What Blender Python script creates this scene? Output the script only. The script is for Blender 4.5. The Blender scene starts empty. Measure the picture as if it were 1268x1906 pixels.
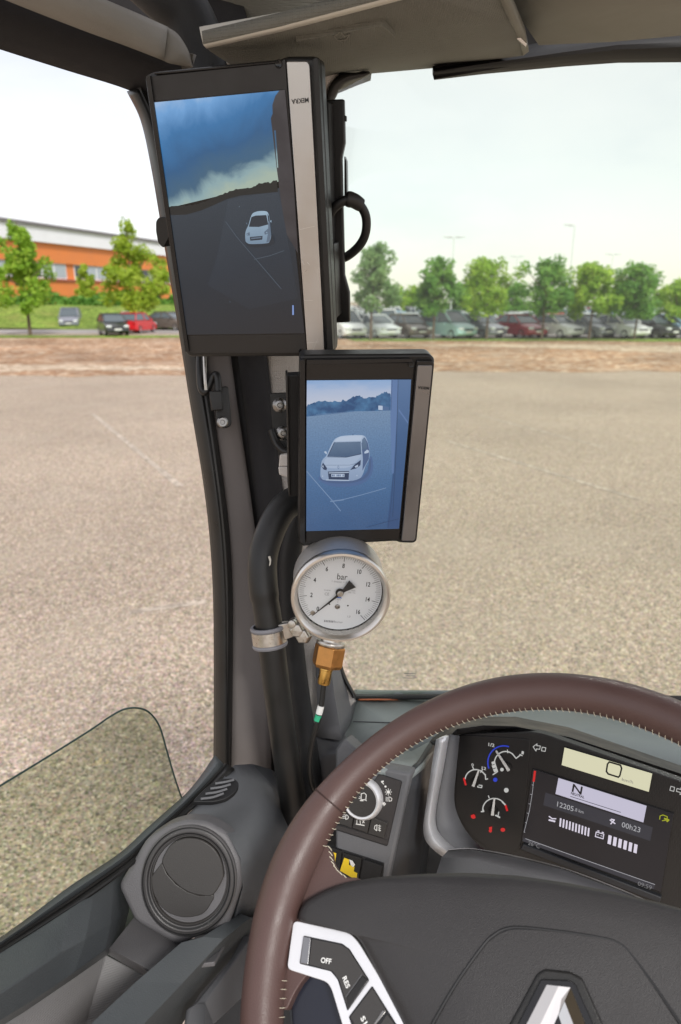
import bpy, bmesh, math, random
from mathutils import Vector, Matrix, Quaternion
random.seed(7)
R_ = math.radians
SC = bpy.context.scene
COL = SC.collection
# ------------------------------------------------------------------ camera
CH = 2.5                       # height of the driver's eye above the lot
PITCH = R_(17.2)
cam_d = bpy.data.cameras.new('camera'); cam = bpy.data.objects.new('camera', cam_d); COL.objects.link(cam)
cam.location = (0, 0, CH); cam.rotation_euler = (R_(90) - PITCH, 0, 0)
cam_d.sensor_fit = 'VERTICAL'; cam_d.sensor_height = 36.0; cam_d.sensor_width = 24.0; cam_d.lens = 24.0
cam_d.clip_start = 0.02; cam_d.clip_end = 3000
cam_d.dof.use_dof = True; cam_d.dof.focus_distance = 0.69; cam_d.dof.aperture_fstop = 7.2
SC.camera = cam
# ------------------------------------------------------------------ world + sun
SUN_EL, SUN_AZ = R_(42), R_(158)      # azimuth from +Y clockwise
w = bpy.data.worlds.new('World'); SC.world = w; w.use_nodes = True
nt = w.node_tree; nt.nodes.clear()
out = nt.nodes.new('ShaderNodeOutputWorld'); add = nt.nodes.new('ShaderNodeAddShader')
sky = nt.nodes.new('ShaderNodeTexSky'); sky.sky_type = 'NISHITA'; sky.sun_disc = False
sky.sun_elevation = SUN_EL; sky.sun_rotation = SUN_AZ
bg1 = nt.nodes.new('ShaderNodeBackground'); bg1.inputs['Strength'].default_value = 0.05
nt.links.new(sky.outputs[0], bg1.inputs[0])
tc = nt.nodes.new('ShaderNodeTexCoord'); mp = nt.nodes.new('ShaderNodeMapping'); mp.inputs['Scale'].default_value = (1, 1, 2.6)
n1 = nt.nodes.new('ShaderNodeTexNoise'); n1.inputs['Scale'].default_value = 2.3; n1.inputs['Detail'].default_value = 7; n1.inputs['Roughness'].default_value = .55
nt.links.new(tc.outputs['Generated'], mp.inputs[0]); nt.links.new(mp.outputs[0], n1.inputs[0])
cr_ = nt.nodes.new('ShaderNodeValToRGB')
cr_.color_ramp.elements[0].position = .36; cr_.color_ramp.elements[0].color = (.79, .755, .745, 1)
cr_.color_ramp.elements[1].position = .66; cr_.color_ramp.elements[1].color = (.97, .90, .85, 1)
e = cr_.color_ramp.elements.new(.5); e.color = (.91, .855, .82, 1)
nt.links.new(n1.outputs['Fac'], cr_.inputs[0])
bg2 = nt.nodes.new('ShaderNodeBackground'); bg2.inputs['Strength'].default_value = 0.64
nt.links.new(cr_.outputs[0], bg2.inputs[0])
nt.links.new(bg1.outputs[0], add.inputs[0]); nt.links.new(bg2.outputs[0], add.inputs[1]); nt.links.new(add.outputs[0], out.inputs[0])
sl = bpy.data.lights.new('sun', 'SUN'); sl.energy = 1.9; sl.angle = R_(10); sl.color = (1, .97, .92)
so = bpy.data.objects.new('sun', sl); COL.objects.link(so)
sdir = Vector((math.sin(SUN_AZ) * math.cos(SUN_EL), math.cos(SUN_AZ) * math.cos(SUN_EL), math.sin(SUN_EL)))
so.rotation_euler = sdir.to_track_quat('Z', 'Y').to_euler(); so.location = (0, -3, 12)
SC.view_settings.view_transform = 'Standard'; SC.view_settings.look = 'None'
SC.view_settings.gamma = 1; SC.view_settings.exposure = 0.46
SC.render.engine = 'CYCLES'
SC.cycles.max_bounces = 8; SC.cycles.transparent_max_bounces = 16

# ------------------------------------------------------------------ geometry helpers
F, CX, CY = 1270.7, 634., 953.
SP, CP = math.sin(PITCH), math.cos(PITCH)
CAMP = Vector((0, 0, CH))
TR = Vector((.885, -.466, 0)).normalized()      # the cab's right
TF = Vector((.466, .885, 0)).normalized()       # the cab's forward
UP = Vector((0, 0, 1))
def c2w(v): return Vector((v[0], v[1] * SP - v[2] * CP, v[1] * CP + v[2] * SP))
def ray(x, y): return c2w(((x - CX) / F, (CY - y) / F, -1.))
def P(x, y, d): return CAMP + ray(x, y) * d
def hit(x, y, o, n):
    r = ray(x, y); return CAMP + r * ((o - CAMP).dot(n) / r.dot(n))
def PL(x, y, l): return hit(x, y, CAMP + TR * l, TR)          # on the plane at lateral l
def PF(x, y, f): return hit(x, y, CAMP + TF * f, TF)          # on the plane f metres ahead
def PZ(x, y, drop): return hit(x, y, Vector((0, 0, CH - drop)), UP)
def G(x, y): return hit(x, y, Vector((0, 0, 0)), UP)
class Frame:
    def __init__(s, o, n, xh):
        s.o = Vector(o); s.n = Vector(n).normalized(); x = Vector(xh); s.x = (x - s.n * x.dot(s.n)).normalized(); s.y = s.n.cross(s.x)
    def w(s, u, v, t=0): return s.o + s.x * u + s.y * v + s.n * t
    def px(s, x, y, off=0):
        h = hit(x, y, s.o + s.n * off, s.n); d = h - s.o
        return Vector((d.dot(s.x), d.dot(s.y), off))
    def pw(s, x, y, off=0): return hit(x, y, s.o + s.n * off, s.n)
def camframe(px, py, d, n, x): return Frame(P(px, py, d), c2w(n), c2w(x))
ORG = {}
def tag(o, label=None, cat=None, group=None, kind=None):
    if label: o['label'] = label
    if cat: o['category'] = cat
    if group: o['group'] = group
    if kind: o['kind'] = kind
    return o
def thing(name, loc, label, cat, group=None):
    o = bpy.data.objects.new(name, None); COL.objects.link(o); o.location = loc; o.empty_display_size = .05
    ORG[o] = Vector(loc); return tag(o, label, cat, group)
def link(name, me, parent=None, mats=None, smooth=False, bevel=0, seg=2, sub=0, solid=0, ang=30, autosm=None):
    """me: mesh with WORLD coordinates"""
    org = ORG[parent] if parent is not None else None
    if org is None:
        vs = [v.co for v in me.vertices]; n = max(1, len(vs))
        org = Vector((sum(v.x for v in vs) / n, sum(v.y for v in vs) / n, min([v.z for v in vs] or [0])))
    me.transform(Matrix.Translation(-org))
    o = bpy.data.objects.new(name, me); COL.objects.link(o); ORG[o] = org
    if parent is not None: o.parent = parent
    else: o.location = org
    if mats:
        for m in (mats if isinstance(mats, (list, tuple)) else [mats]): me.materials.append(m)
    if solid:
        # the sheet's thickness goes to the side away from the driver
        s_ = sum(p.normal.dot((CAMP - org) - p.center) * p.area for p in me.polygons)
        if s_ < 0: me.flip_normals()
        md = o.modifiers.new('thickness', 'SOLIDIFY'); md.thickness = solid; md.offset = -1
    if bevel:
        md = o.modifiers.new('bevel', 'BEVEL'); md.width = bevel; md.segments = seg; md.limit_method = 'ANGLE'; md.angle_limit = R_(ang); md.harden_normals = False
        smooth = True
    if sub:
        md = o.modifiers.new('sub', 'SUBSURF'); md.levels = sub; md.render_levels = sub
    if smooth:
        for p in me.polygons: p.use_smooth = True
        if not sub:
            try: me.set_sharp_from_angle(angle=R_(autosm or 40))
            except Exception: pass
    return o
def pyd(verts, faces):
    me = bpy.data.meshes.new('m'); me.from_pydata([tuple(v) for v in verts], [], faces); me.update(); return me
def fixn(me):
    bm = bmesh.new(); bm.from_mesh(me); bmesh.ops.recalc_face_normals(bm, faces=bm.faces); bm.to_mesh(me); bm.free(); return me
def rnd(pts, r, n=4, only=None):
    """round the corners of a closed 2-D outline"""
    o = []; N = len(pts)
    for i in range(N):
        p = Vector(pts[i][:2]); a = Vector(pts[i - 1][:2]); b = Vector(pts[(i + 1) % N][:2])
        if only is not None and i not in only: o.append(tuple(p)); continue
        ra = min(r, (a - p).length * .45); rb = min(r, (b - p).length * .45)
        s = p + (a - p).normalized() * ra; t = p + (b - p).normalized() * rb
        for k in range(n + 1):
            u = k / n; o.append(tuple(s * (1 - u) ** 2 + p * 2 * u * (1 - u) + t * u * u))
    return o
def cr(pts, n=6, closed=False):
    """Catmull-Rom through points of any dimension"""
    pts = [Vector(p) for p in pts]; N = len(pts); o = []
    rng = range(N if closed else N - 1)
    for i in rng:
        p1 = pts[i]; p2 = pts[(i + 1) % N]
        p0 = pts[i - 1] if (closed or i > 0) else p1 * 2 - p2
        p3 = pts[(i + 2) % N] if (closed or i + 2 < N) else p2 * 2 - p1
        for k in range(n):
            t = k / n
            o.append(.5 * ((2 * p1) + (p2 - p0) * t + (2 * p0 - 5 * p1 + 4 * p2 - p3) * t * t + (3 * p1 - p0 - 3 * p2 + p3) * t ** 3))
    if not closed: o.append(pts[-1])
    return o
def slabmesh(fr, pts, back, front, px=True):
    loc = [fr.px(x, y, front) if px else Vector((x, y, front)) for x, y in pts]
    n = len(loc)
    v = [fr.w(p.x, p.y, front) for p in loc] + [fr.w(p.x, p.y, back) for p in loc]
    f = [list(range(n)), list(range(2 * n - 1, n - 1, -1))] + [[i, i + n, (i + 1) % n + n, (i + 1) % n] for i in range(n)]
    return fixn(pyd(v, f))
def slab(name, fr, pts, back, front, m, parent, bevel=.001, px=True, **k):
    return link(name, slabmesh(fr, pts, back, front, px), parent, m, bevel=bevel, **k)
def flatmesh(fr, polys, off, px=True):
    v = []; f = []
    for pts in polys:
        b = len(v)
        for x, y in pts:
            v.append(fr.pw(x, y, off) if px else fr.w(x, y, off))
        f.append(list(range(b, b + len(pts))))
    me = pyd(v, f)
    for p in me.polygons:
        pass
    return me
def joinm(meshes):
    v = []; f = []; mi = []
    for k, me in enumerate(meshes):
        b = len(v); v += [tuple(q.co) for q in me.vertices]
        for p in me.polygons: f.append([b + i for i in p.vertices]); mi.append(k)
    r = pyd(v, f); return r, mi
def flats(name, fr, layers, parent, base=.0004, step=.00025, px=True):
    """layers: list of (material, [polygons]) : one flat printed / displayed picture as one mesh"""
    ms = [flatmesh(fr, polys, base + step * i, px) for i, (m, polys) in enumerate(layers)]
    me, mi = joinm(ms)
    mats = []
    idx = []
    for m, _ in layers:
        if m not in mats: mats.append(m)
        idx.append(mats.index(m))
    o = link(name, me, parent, mats)
    for p, k in zip(me.polygons, mi): p.material_index = idx[k]
    uv = o.data.uv_layers.new(name='UVMap'); org = ORG[o]
    for lp_ in o.data.loops:      # picture coordinates in decimetres from the frame's centre
        d = o.data.vertices[lp_.vertex_index].co + org - fr.o; uv.data[lp_.index].uv = (d.dot(fr.x) * 10, d.dot(fr.y) * 10)
    return o
def line(pts, wd):
    """2-D polyline -> thin polygons"""
    o = []
    for a, b in zip(pts[:-1], pts[1:]):
        a = Vector(a[:2]); b = Vector(b[:2]); d = (b - a)
        if d.length < 1e-9: continue
        d.normalize(); n = Vector((-d.y, d.x)) * wd / 2; e_ = d * wd * .25
        o.append([tuple(a + n - e_), tuple(a - n - e_), tuple(b - n + e_), tuple(b + n + e_)])
    return o
def circ(cx, cy, r, n=20, ry=None, a0=0):
    ry = ry or r
    return [(cx + r * math.cos(a0 + 2 * math.pi * i / n), cy + ry * math.sin(a0 + 2 * math.pi * i / n)) for i in range(n)]
def arc(cx, cy, r, a0, a1, n=16, ry=None):
    ry = ry or r
    return [(cx + r * math.cos(R_(a0 + (a1 - a0) * i / n)), cy - ry * math.sin(R_(a0 + (a1 - a0) * i / n))) for i in range(n + 1)]
def tubemesh(path, rad, n=16, cap=True, flat=1.0, upv=None):
    path = [Vector(p) for p in path]; N = len(path); v = []; f = []
    t = (path[1] - path[0]).normalized(); u = t.orthogonal().normalized()
    if upv: u = (Vector(upv) - t * t.dot(Vector(upv))).normalized()
    for i in range(N):
        t2 = (path[min(i + 1, N - 1)] - path[max(i - 1, 0)]).normalized()
        q = t.rotation_difference(t2); u = q @ u; t = t2; b = t.cross(u)
        r = rad[i] if isinstance(rad, (list, tuple)) else rad
        for k in range(n):
            a = 2 * math.pi * k / n; v.append(path[i] + u * (math.cos(a) * r) + b * (math.sin(a) * r * flat))
    for i in range(N - 1):
        for k in range(n):
            f.append([i * n + k, i * n + (k + 1) % n, (i + 1) * n + (k + 1) % n, (i + 1) * n + k])
    if cap: f.append(list(range(n))[::-1]); f.append([(N - 1) * n + k for k in range(n)])
    return fixn(pyd(v, f))
def tube(name, path, rad, m, parent=None, n=16, **k):
    return link(name, tubemesh(path, rad, n, **{a: k.pop(a) for a in list(k) if a in ('cap', 'flat', 'upv')}), parent, m, smooth=True, **k)
def lathemesh(fr, prof, n=48, a0=0, close=False):
    """prof: (r, t) pairs about fr.n"""
    v = []; f = []; M = len(prof)
    for r, t in prof:
        for k in range(n):
            a = 2 * math.pi * (k + a0) / n; v.append(fr.w(r * math.cos(a), r * math.sin(a), t))
    for i in range(M - 1):
        for k in range(n): f.append([i * n + k, i * n + (k + 1) % n, (i + 1) * n + (k + 1) % n, (i + 1) * n + k])
    if close:
        f.append(list(range(n))); f.append([(M - 1) * n + k for k in range(n)])
    return fixn(pyd(v, f))
def lathe(name, fr, prof, m, parent=None, n=48, close=False, **k):
    k.setdefault('smooth', True)
    return link(name, lathemesh(fr, prof, n, k.pop('a0', 0), close), parent, m, **k)
def gridmesh(rows):
    v = []; f = []; n = len(rows[0])
    for r in rows: v += r
    for i in range(len(rows) - 1):
        for k in range(n - 1): f.append([i * n + k, i * n + k + 1, (i + 1) * n + k + 1, (i + 1) * n + k])
    return pyd(v, f)
def boxmesh(c, sx, sy, sz, ax=Vector((1, 0, 0)), ay=Vector((0, 1, 0)), az=Vector((0, 0, 1))):
    c = Vector(c); v = [c + ax * (i * sx / 2) + ay * (j * sy / 2) + az * (k * sz / 2) for i in (-1, 1) for j in (-1, 1) for k in (-1, 1)]
    return fixn(pyd(v, [[0, 1, 3, 2], [4, 6, 7, 5], [0, 4, 5, 1], [2, 3, 7, 6], [0, 2, 6, 4], [1, 5, 7, 3]]))
def textpolys(s, fr, u, v, size, off, ang=0, sx=1., align='CENTER', shear=0, bold=0, flip=False, space=1., width=None):
    cu = bpy.data.curves.new('t', 'FONT'); cu.body = s; cu.size = size; cu.align_x = align; cu.align_y = 'CENTER'; cu.shear = shear; cu.offset = bold; cu.resolution_u = 3; cu.space_character = space
    ob = bpy.data.objects.new('t', cu)
    me = bpy.data.meshes.new_from_object(ob)
    bpy.data.objects.remove(ob); bpy.data.curves.remove(cu)
    if width:
        xs = [q.co.x for q in me.vertices]; sx = width / max(1e-6, max(xs) - min(xs))
    ca, sa = math.cos(ang), math.sin(ang)
    for q in me.vertices:
        x, y = q.co.x * sx, q.co.y
        x, y = x * ca - y * sa + u, x * sa + y * ca + v
        q.co = fr.w(x, y, off)
    return me
def lettering(name, meshes, m, parent):
    me, mi = joinm(meshes); return link(name, me, parent, m)

# ------------------------------------------------------------------ materials
def mat(name, col, rough=.5, metal=0., bump=0., bscale=400., var=0., vscale=30., spec=.5, emit=None, estr=1., weave=0., wscale=900., coat=0., aniso=None, sheen=0):
    m = bpy.data.materials.new(name); m.use_nodes = True; t = m.node_tree; b = t.nodes['Principled BSDF']
    b.inputs['Base Color'].default_value = (*col, 1); b.inputs['Roughness'].default_value = rough; b.inputs['Metallic'].default_value = metal
    b.inputs['Specular IOR Level'].default_value = spec
    if coat: b.inputs['Coat Weight'].default_value = coat; b.inputs['Coat Roughness'].default_value = .08
    if emit: b.inputs['Emission Color'].default_value = (*emit, 1); b.inputs['Emission Strength'].default_value = estr
    tc = t.nodes.new('ShaderNodeTexCoord'); co = tc.outputs['Object']
    if var:
        n = t.nodes.new('ShaderNodeTexNoise'); n.inputs['Scale'].default_value = vscale; n.inputs['Detail'].default_value = 5
        t.links.new(co, n.inputs[0]); r = t.nodes.new('ShaderNodeMapRange'); r.inputs[3].default_value = 1 - var; r.inputs[4].default_value = 1 + var
        r.inputs[1].default_value = .25; r.inputs[2].default_value = .75
        t.links.new(n.outputs['Fac'], r.inputs[0]); mx = t.nodes.new('ShaderNodeVectorMath'); mx.operation = 'SCALE'
        mx.inputs[0].default_value = col; t.links.new(r.outputs[0], mx.inputs['Scale']); t.links.new(mx.outputs[0], b.inputs['Base Color'])
        r2 = t.nodes.new('ShaderNodeMapRange'); r2.inputs[3].default_value = max(.03, rough - .1); r2.inputs[4].default_value = min(1, rough + .1)
        r2.inputs[1].default_value = .3; r2.inputs[2].default_value = .7
        t.links.new(n.outputs['Fac'], r2.inputs[0]); t.links.new(r2.outputs[0], b.inputs['Roughness'])
    h = None
    if bump:
        n = t.nodes.new('ShaderNodeTexNoise'); n.inputs['Scale'].default_value = bscale; n.inputs['Detail'].default_value = 3
        t.links.new(co, n.inputs[0]); h = n.outputs['Fac']; st = bump
    if weave:
        wv = t.nodes.new('ShaderNodeTexVoronoi'); wv.inputs['Scale'].default_value = wscale; wv.inputs['Randomness'].default_value = .12
        t.links.new(co, wv.inputs[0]); h = wv.outputs['Distance']; st = weave
    if aniso:
        mp_ = t.nodes.new('ShaderNodeMapping'); mp_.inputs['Scale'].default_value = aniso; n = t.nodes.new('ShaderNodeTexNoise'); n.inputs['Scale'].default_value = 1; n.inputs['Detail'].default_value = 4
        t.links.new(co, mp_.inputs[0]); t.links.new(mp_.outputs[0], n.inputs[0]); h = n.outputs['Fac']; st = .12
    if h is not None:
        bp = t.nodes.new('ShaderNodeBump'); bp.inputs['Strength'].default_value = st; bp.inputs['Distance'].default_value = .001
        t.links.new(h, bp.inputs['Height']); t.links.new(bp.outputs[0], b.inputs['Normal'])
    return m
def emis(name, col, s=1., tex=None):
    """a lit display colour: black gloss surface that gives off light"""
    m = mat(name, (.012, .012, .014), .3, emit=col, estr=s)
    if tex:
        t = m.node_tree; b = t.nodes['Principled BSDF']; tc = t.nodes.new('ShaderNodeTexCoord'); n = t.nodes.new('ShaderNodeTexNoise')
        n.inputs['Scale'].default_value = tex[0]; n.inputs['Detail'].default_value = 6; n.inputs['Roughness'].default_value = tex[3] if len(tex) > 3 else .5
        r = t.nodes.new('ShaderNodeValToRGB'); r.color_ramp.elements[0].color = (*tex[1], 1); r.color_ramp.elements[1].color = (*tex[2], 1)
        r.color_ramp.elements[0].position = .36; r.color_ramp.elements[1].position = .66
        t.links.new(tc.outputs['Object'], n.inputs[0]); t.links.new(n.outputs['Fac'], r.inputs[0]); t.links.new(r.outputs[0], b.inputs['Emission Color'])
    return m
def picmat(name, ramp, a, b, k=0., s=1., noise=.3, nscale=2.2, detail=6, speck=0., sscale=60, stretch=1.):
    """a displayed picture: colours along v from a to b (a line tilted by k), broken up by clouds and grain"""
    m = mat(name, (.012, .012, .014), .3, emit=(0, 0, 0), estr=s); t = m.node_tree; bs = t.nodes['Principled BSDF']
    uv = t.nodes.new('ShaderNodeTexCoord'); sx = t.nodes.new('ShaderNodeSeparateXYZ'); t.links.new(uv.outputs['UV'], sx.inputs[0])
    m1_ = t.nodes.new('ShaderNodeMath'); m1_.operation = 'MULTIPLY_ADD'; t.links.new(sx.outputs[0], m1_.inputs[0]); m1_.inputs[1].default_value = -k; t.links.new(sx.outputs[1], m1_.inputs[2])
    mr = t.nodes.new('ShaderNodeMapRange'); mr.clamp = False; mr.inputs[1].default_value = a; mr.inputs[2].default_value = b; t.links.new(m1_.outputs[0], mr.inputs[0])
    mp_ = t.nodes.new('ShaderNodeMapping'); mp_.inputs['Scale'].default_value = (1, stretch, 1); t.links.new(uv.outputs['UV'], mp_.inputs[0])
    n = t.nodes.new('ShaderNodeTexNoise'); n.inputs['Scale'].default_value = nscale; n.inputs['Detail'].default_value = detail; n.inputs['Roughness'].default_value = .58; n.inputs['Distortion'].default_value = .6; t.links.new(mp_.outputs[0], n.inputs[0])
    s1 = t.nodes.new('ShaderNodeMath'); s1.operation = 'SUBTRACT'; s1.inputs[1].default_value = .5; t.links.new(n.outputs['Fac'], s1.inputs[0])
    s2 = t.nodes.new('ShaderNodeMath'); s2.operation = 'MULTIPLY_ADD'; t.links.new(s1.outputs[0], s2.inputs[0]); s2.inputs[1].default_value = noise * 2; t.links.new(mr.outputs[0], s2.inputs[2])
    r = t.nodes.new('ShaderNodeValToRGB'); el = r.color_ramp.elements
    for i, (p, c) in enumerate(ramp):
        e_ = el[i] if i < 2 and len(ramp) <= 2 else (el[0] if i == 0 else el[-1] if i == len(ramp) - 1 else el.new(p)); e_.position = p; e_.color = (*c, 1)
    t.links.new(s2.outputs[0], r.inputs[0]); colr = r.outputs[0]
    if speck:
        n2 = t.nodes.new('ShaderNodeTexNoise'); n2.inputs['Scale'].default_value = sscale; n2.inputs['Detail'].default_value = 3; t.links.new(uv.outputs['UV'], n2.inputs[0])
        r2 = t.nodes.new('ShaderNodeMapRange'); r2.inputs[1].default_value = .3; r2.inputs[2].default_value = .7; r2.inputs[3].default_value = 1 - speck; r2.inputs[4].default_value = 1 + speck; t.links.new(n2.outputs['Fac'], r2.inputs[0])
        v = t.nodes.new('ShaderNodeVectorMath'); v.operation = 'SCALE'; t.links.new(colr, v.inputs[0]); t.links.new(r2.outputs[0], v.inputs['Scale']); colr = v.outputs[0]
    t.links.new(colr, bs.inputs['Emission Color']); return m
M = {}
M['blk'] = mat('black_plastic', (.011, .0105, .010), .38, bump=.25, bscale=1500, var=.12)
M['blkgloss'] = mat('black_gloss_plastic', (.012, .012, .013), .18, var=.1)
M['blkmat'] = mat('black_matte_plastic', (.010, .010, .011), .6, bump=.3, bscale=900)
M['bezel'] = mat('dark_bezel_plastic', (.022, .020, .019), .42, bump=.15, bscale=2500, var=.08, vscale=60)
M['seal'] = mat('black_rubber', (.012, .0115, .011), .36, var=.2, vscale=20)
M['brown'] = mat('brown_grey_trim', (.165, .147, .140), .6, bump=.35, bscale=1300, var=.06)
M['fabric'] = mat('grey_woven_trim', (.52, .485, .45), .85, weave=.9, wscale=420, var=.06)
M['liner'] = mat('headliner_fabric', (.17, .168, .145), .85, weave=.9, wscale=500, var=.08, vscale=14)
M['visor'] = mat('visor_vinyl', (.21, .20, .17), .65, weave=.5, wscale=650, var=.06, vscale=12)
M['visoredge'] = mat('visor_edge', (.62, .59, .52), .6, bump=.2, bscale=900)  # base colour raised to paint the light the visor's front edge catches
M['trimgrey'] = mat('grey_header_trim', (.25, .235, .21), .55, bump=.3, bscale=1100, var=.05)
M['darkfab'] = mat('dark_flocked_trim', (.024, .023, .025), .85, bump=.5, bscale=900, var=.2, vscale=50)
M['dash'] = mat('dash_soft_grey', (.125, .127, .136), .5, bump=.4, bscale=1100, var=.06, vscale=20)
M['dashtop'] = mat('dash_top_sheen', (.25, .282, .282), .45, bump=.4, bscale=1000, var=.06, vscale=20)  # sky sheen through the windscreen is put into this blue-green tone
M['dashdark'] = mat('dash_dark_grey', (.028, .030, .035), .5, bump=.3, bscale=1000, var=.08)
M['door'] = mat('door_soft_grey', (.062, .069, .074), .42, bump=.45, bscale=900, var=.08, vscale=18)
M['doormid'] = mat('door_mid_grey', (.118, .115, .121), .5, bump=.4, bscale=1000, var=.05, vscale=25)
M['doortex'] = mat('door_textured_grey', (.22, .215, .22), .6, weave=.6, wscale=900)
M['vent'] = mat('vent_charcoal', (.040, .037, .035), .40, bump=.2, bscale=1400)
M['leather'] = mat('brown_leather', (.092, .051, .045), .45, bump=.22, bscale=900, var=.06, vscale=35)
M['seam'] = mat('leather_seam', (.04, .018, .014), .7)
M['thread'] = mat('cream_thread', (.72, .66, .52), .7)
M['hub'] = mat('grained_charcoal_plastic', (.030, .028, .029), .5, bump=.4, bscale=1500, var=.06, vscale=12)
M['satin'] = mat('satin_silver', (.84, .84, .86), .38, metal=.55, bump=.05, bscale=1500)
M['brushed'] = mat('brushed_aluminium', (.56, .55, .54), .34, metal=1., aniso=(3000, 3000, 30), var=.05, vscale=25)
M['brushed2'] = mat('brushed_aluminium_dark', (.30, .30, .31), .36, metal=1., aniso=(3000, 3000, 30), var=.05, vscale=25)
M['steel'] = mat('polished_steel', (.72, .69, .65), .30, metal=1.)
M['zinc'] = mat('zinc_plate', (.55, .52, .48), .33, metal=1., var=.15, vscale=200)
M['screw'] = mat('screw_steel', (.30, .29, .28), .3, metal=1., var=.2, vscale=400)
M['brass'] = mat('brass', (.62, .36, .10), .30, metal=1., var=.15, vscale=150)
M['casesteel'] = mat('satin_steel_case', (.66, .64, .62), .42, metal=.75)
M['ventring'] = mat('vent_ring_grey', (.075, .072, .073), .4, bump=.2, bscale=1400)
M['copper'] = mat('bronze_hex', (.50, .24, .075), .36, metal=.85, var=.15, vscale=150)
M['rubgrey'] = mat('grey_rubber_lining', (.20, .20, .22), .55)
M['white'] = mat('white_print', (.78, .78, .76), .5)
M['dial'] = mat('dial_white', (.74, .75, .77), .45)
M['ink'] = mat('black_ink', (.014, .014, .015), .5)
M['inkgrey'] = mat('grey_ink', (.28, .28, .30), .5)
M['inkblue'] = mat('blue_ink', (.08, .18, .55), .5)
M['green'] = mat('green_band', (.03, .42, .22), .5)
M['yellow'] = mat('yellow_tab', (.85, .60, .02), .5)
M['panel'] = mat('dark_switch_panel', (.040, .036, .036), .5, bump=.2, bscale=1200)
M['chrome'] = mat('chrome', (.72, .70, .68), .08, metal=1.)
M['red'] = mat('red_paint', (.6, .02, .02), .4)
M['plug'] = mat('pale_plug', (.62, .58, .54), .5)

def glassmat(name, tint, refl=.06, veil=0):
    m = bpy.data.materials.new(name); m.use_nodes = True; t = m.node_tree; t.nodes.clear()
    o = t.nodes.new('ShaderNodeOutputMaterial'); tr = t.nodes.new('ShaderNodeBsdfTransparent'); tr.inputs[0].default_value = (*tint, 1)
    gl = t.nodes.new('ShaderNodeBsdfGlossy'); gl.inputs['Roughness'].default_value = .02
    fr = t.nodes.new('ShaderNodeFresnel'); fr.inputs[0].default_value = 1.45
    mm = t.nodes.new('ShaderNodeMath'); mm.operation = 'MULTIPLY'; mm.inputs[1].default_value = refl / .04 * .6
    t.links.new(fr.outputs[0], mm.inputs[0])
    mx = t.nodes.new('ShaderNodeMixShader'); t.links.new(mm.outputs[0], mx.inputs[0]); t.links.new(tr.outputs[0], mx.inputs[1]); t.links.new(gl.outputs[0], mx.inputs[2]); 
    last = mx
    if veil:      # film on the pane, mixed in to imitate hazy windscreen glare
        tl = t.nodes.new('ShaderNodeBsdfTranslucent'); tl.inputs[0].default_value = (.95, .97, 1, 1); m2 = t.nodes.new('ShaderNodeMixShader'); m2.inputs[0].default_value = veil
        t.links.new(mx.outputs[0], m2.inputs[1]); t.links.new(tl.outputs[0], m2.inputs[2]); last = m2
    t.links.new(last.outputs[0], o.inputs[0])
    return m
M['windshield'] = glassmat('windshield_glass', (.905, .95, .855), .008, .055)
M['sideglass'] = glassmat('side_window_glass', (.76, .825, .69), .01)
M['gaugeglass'] = glassmat('gauge_glass', (.97, .98, .98), .03)

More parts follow.
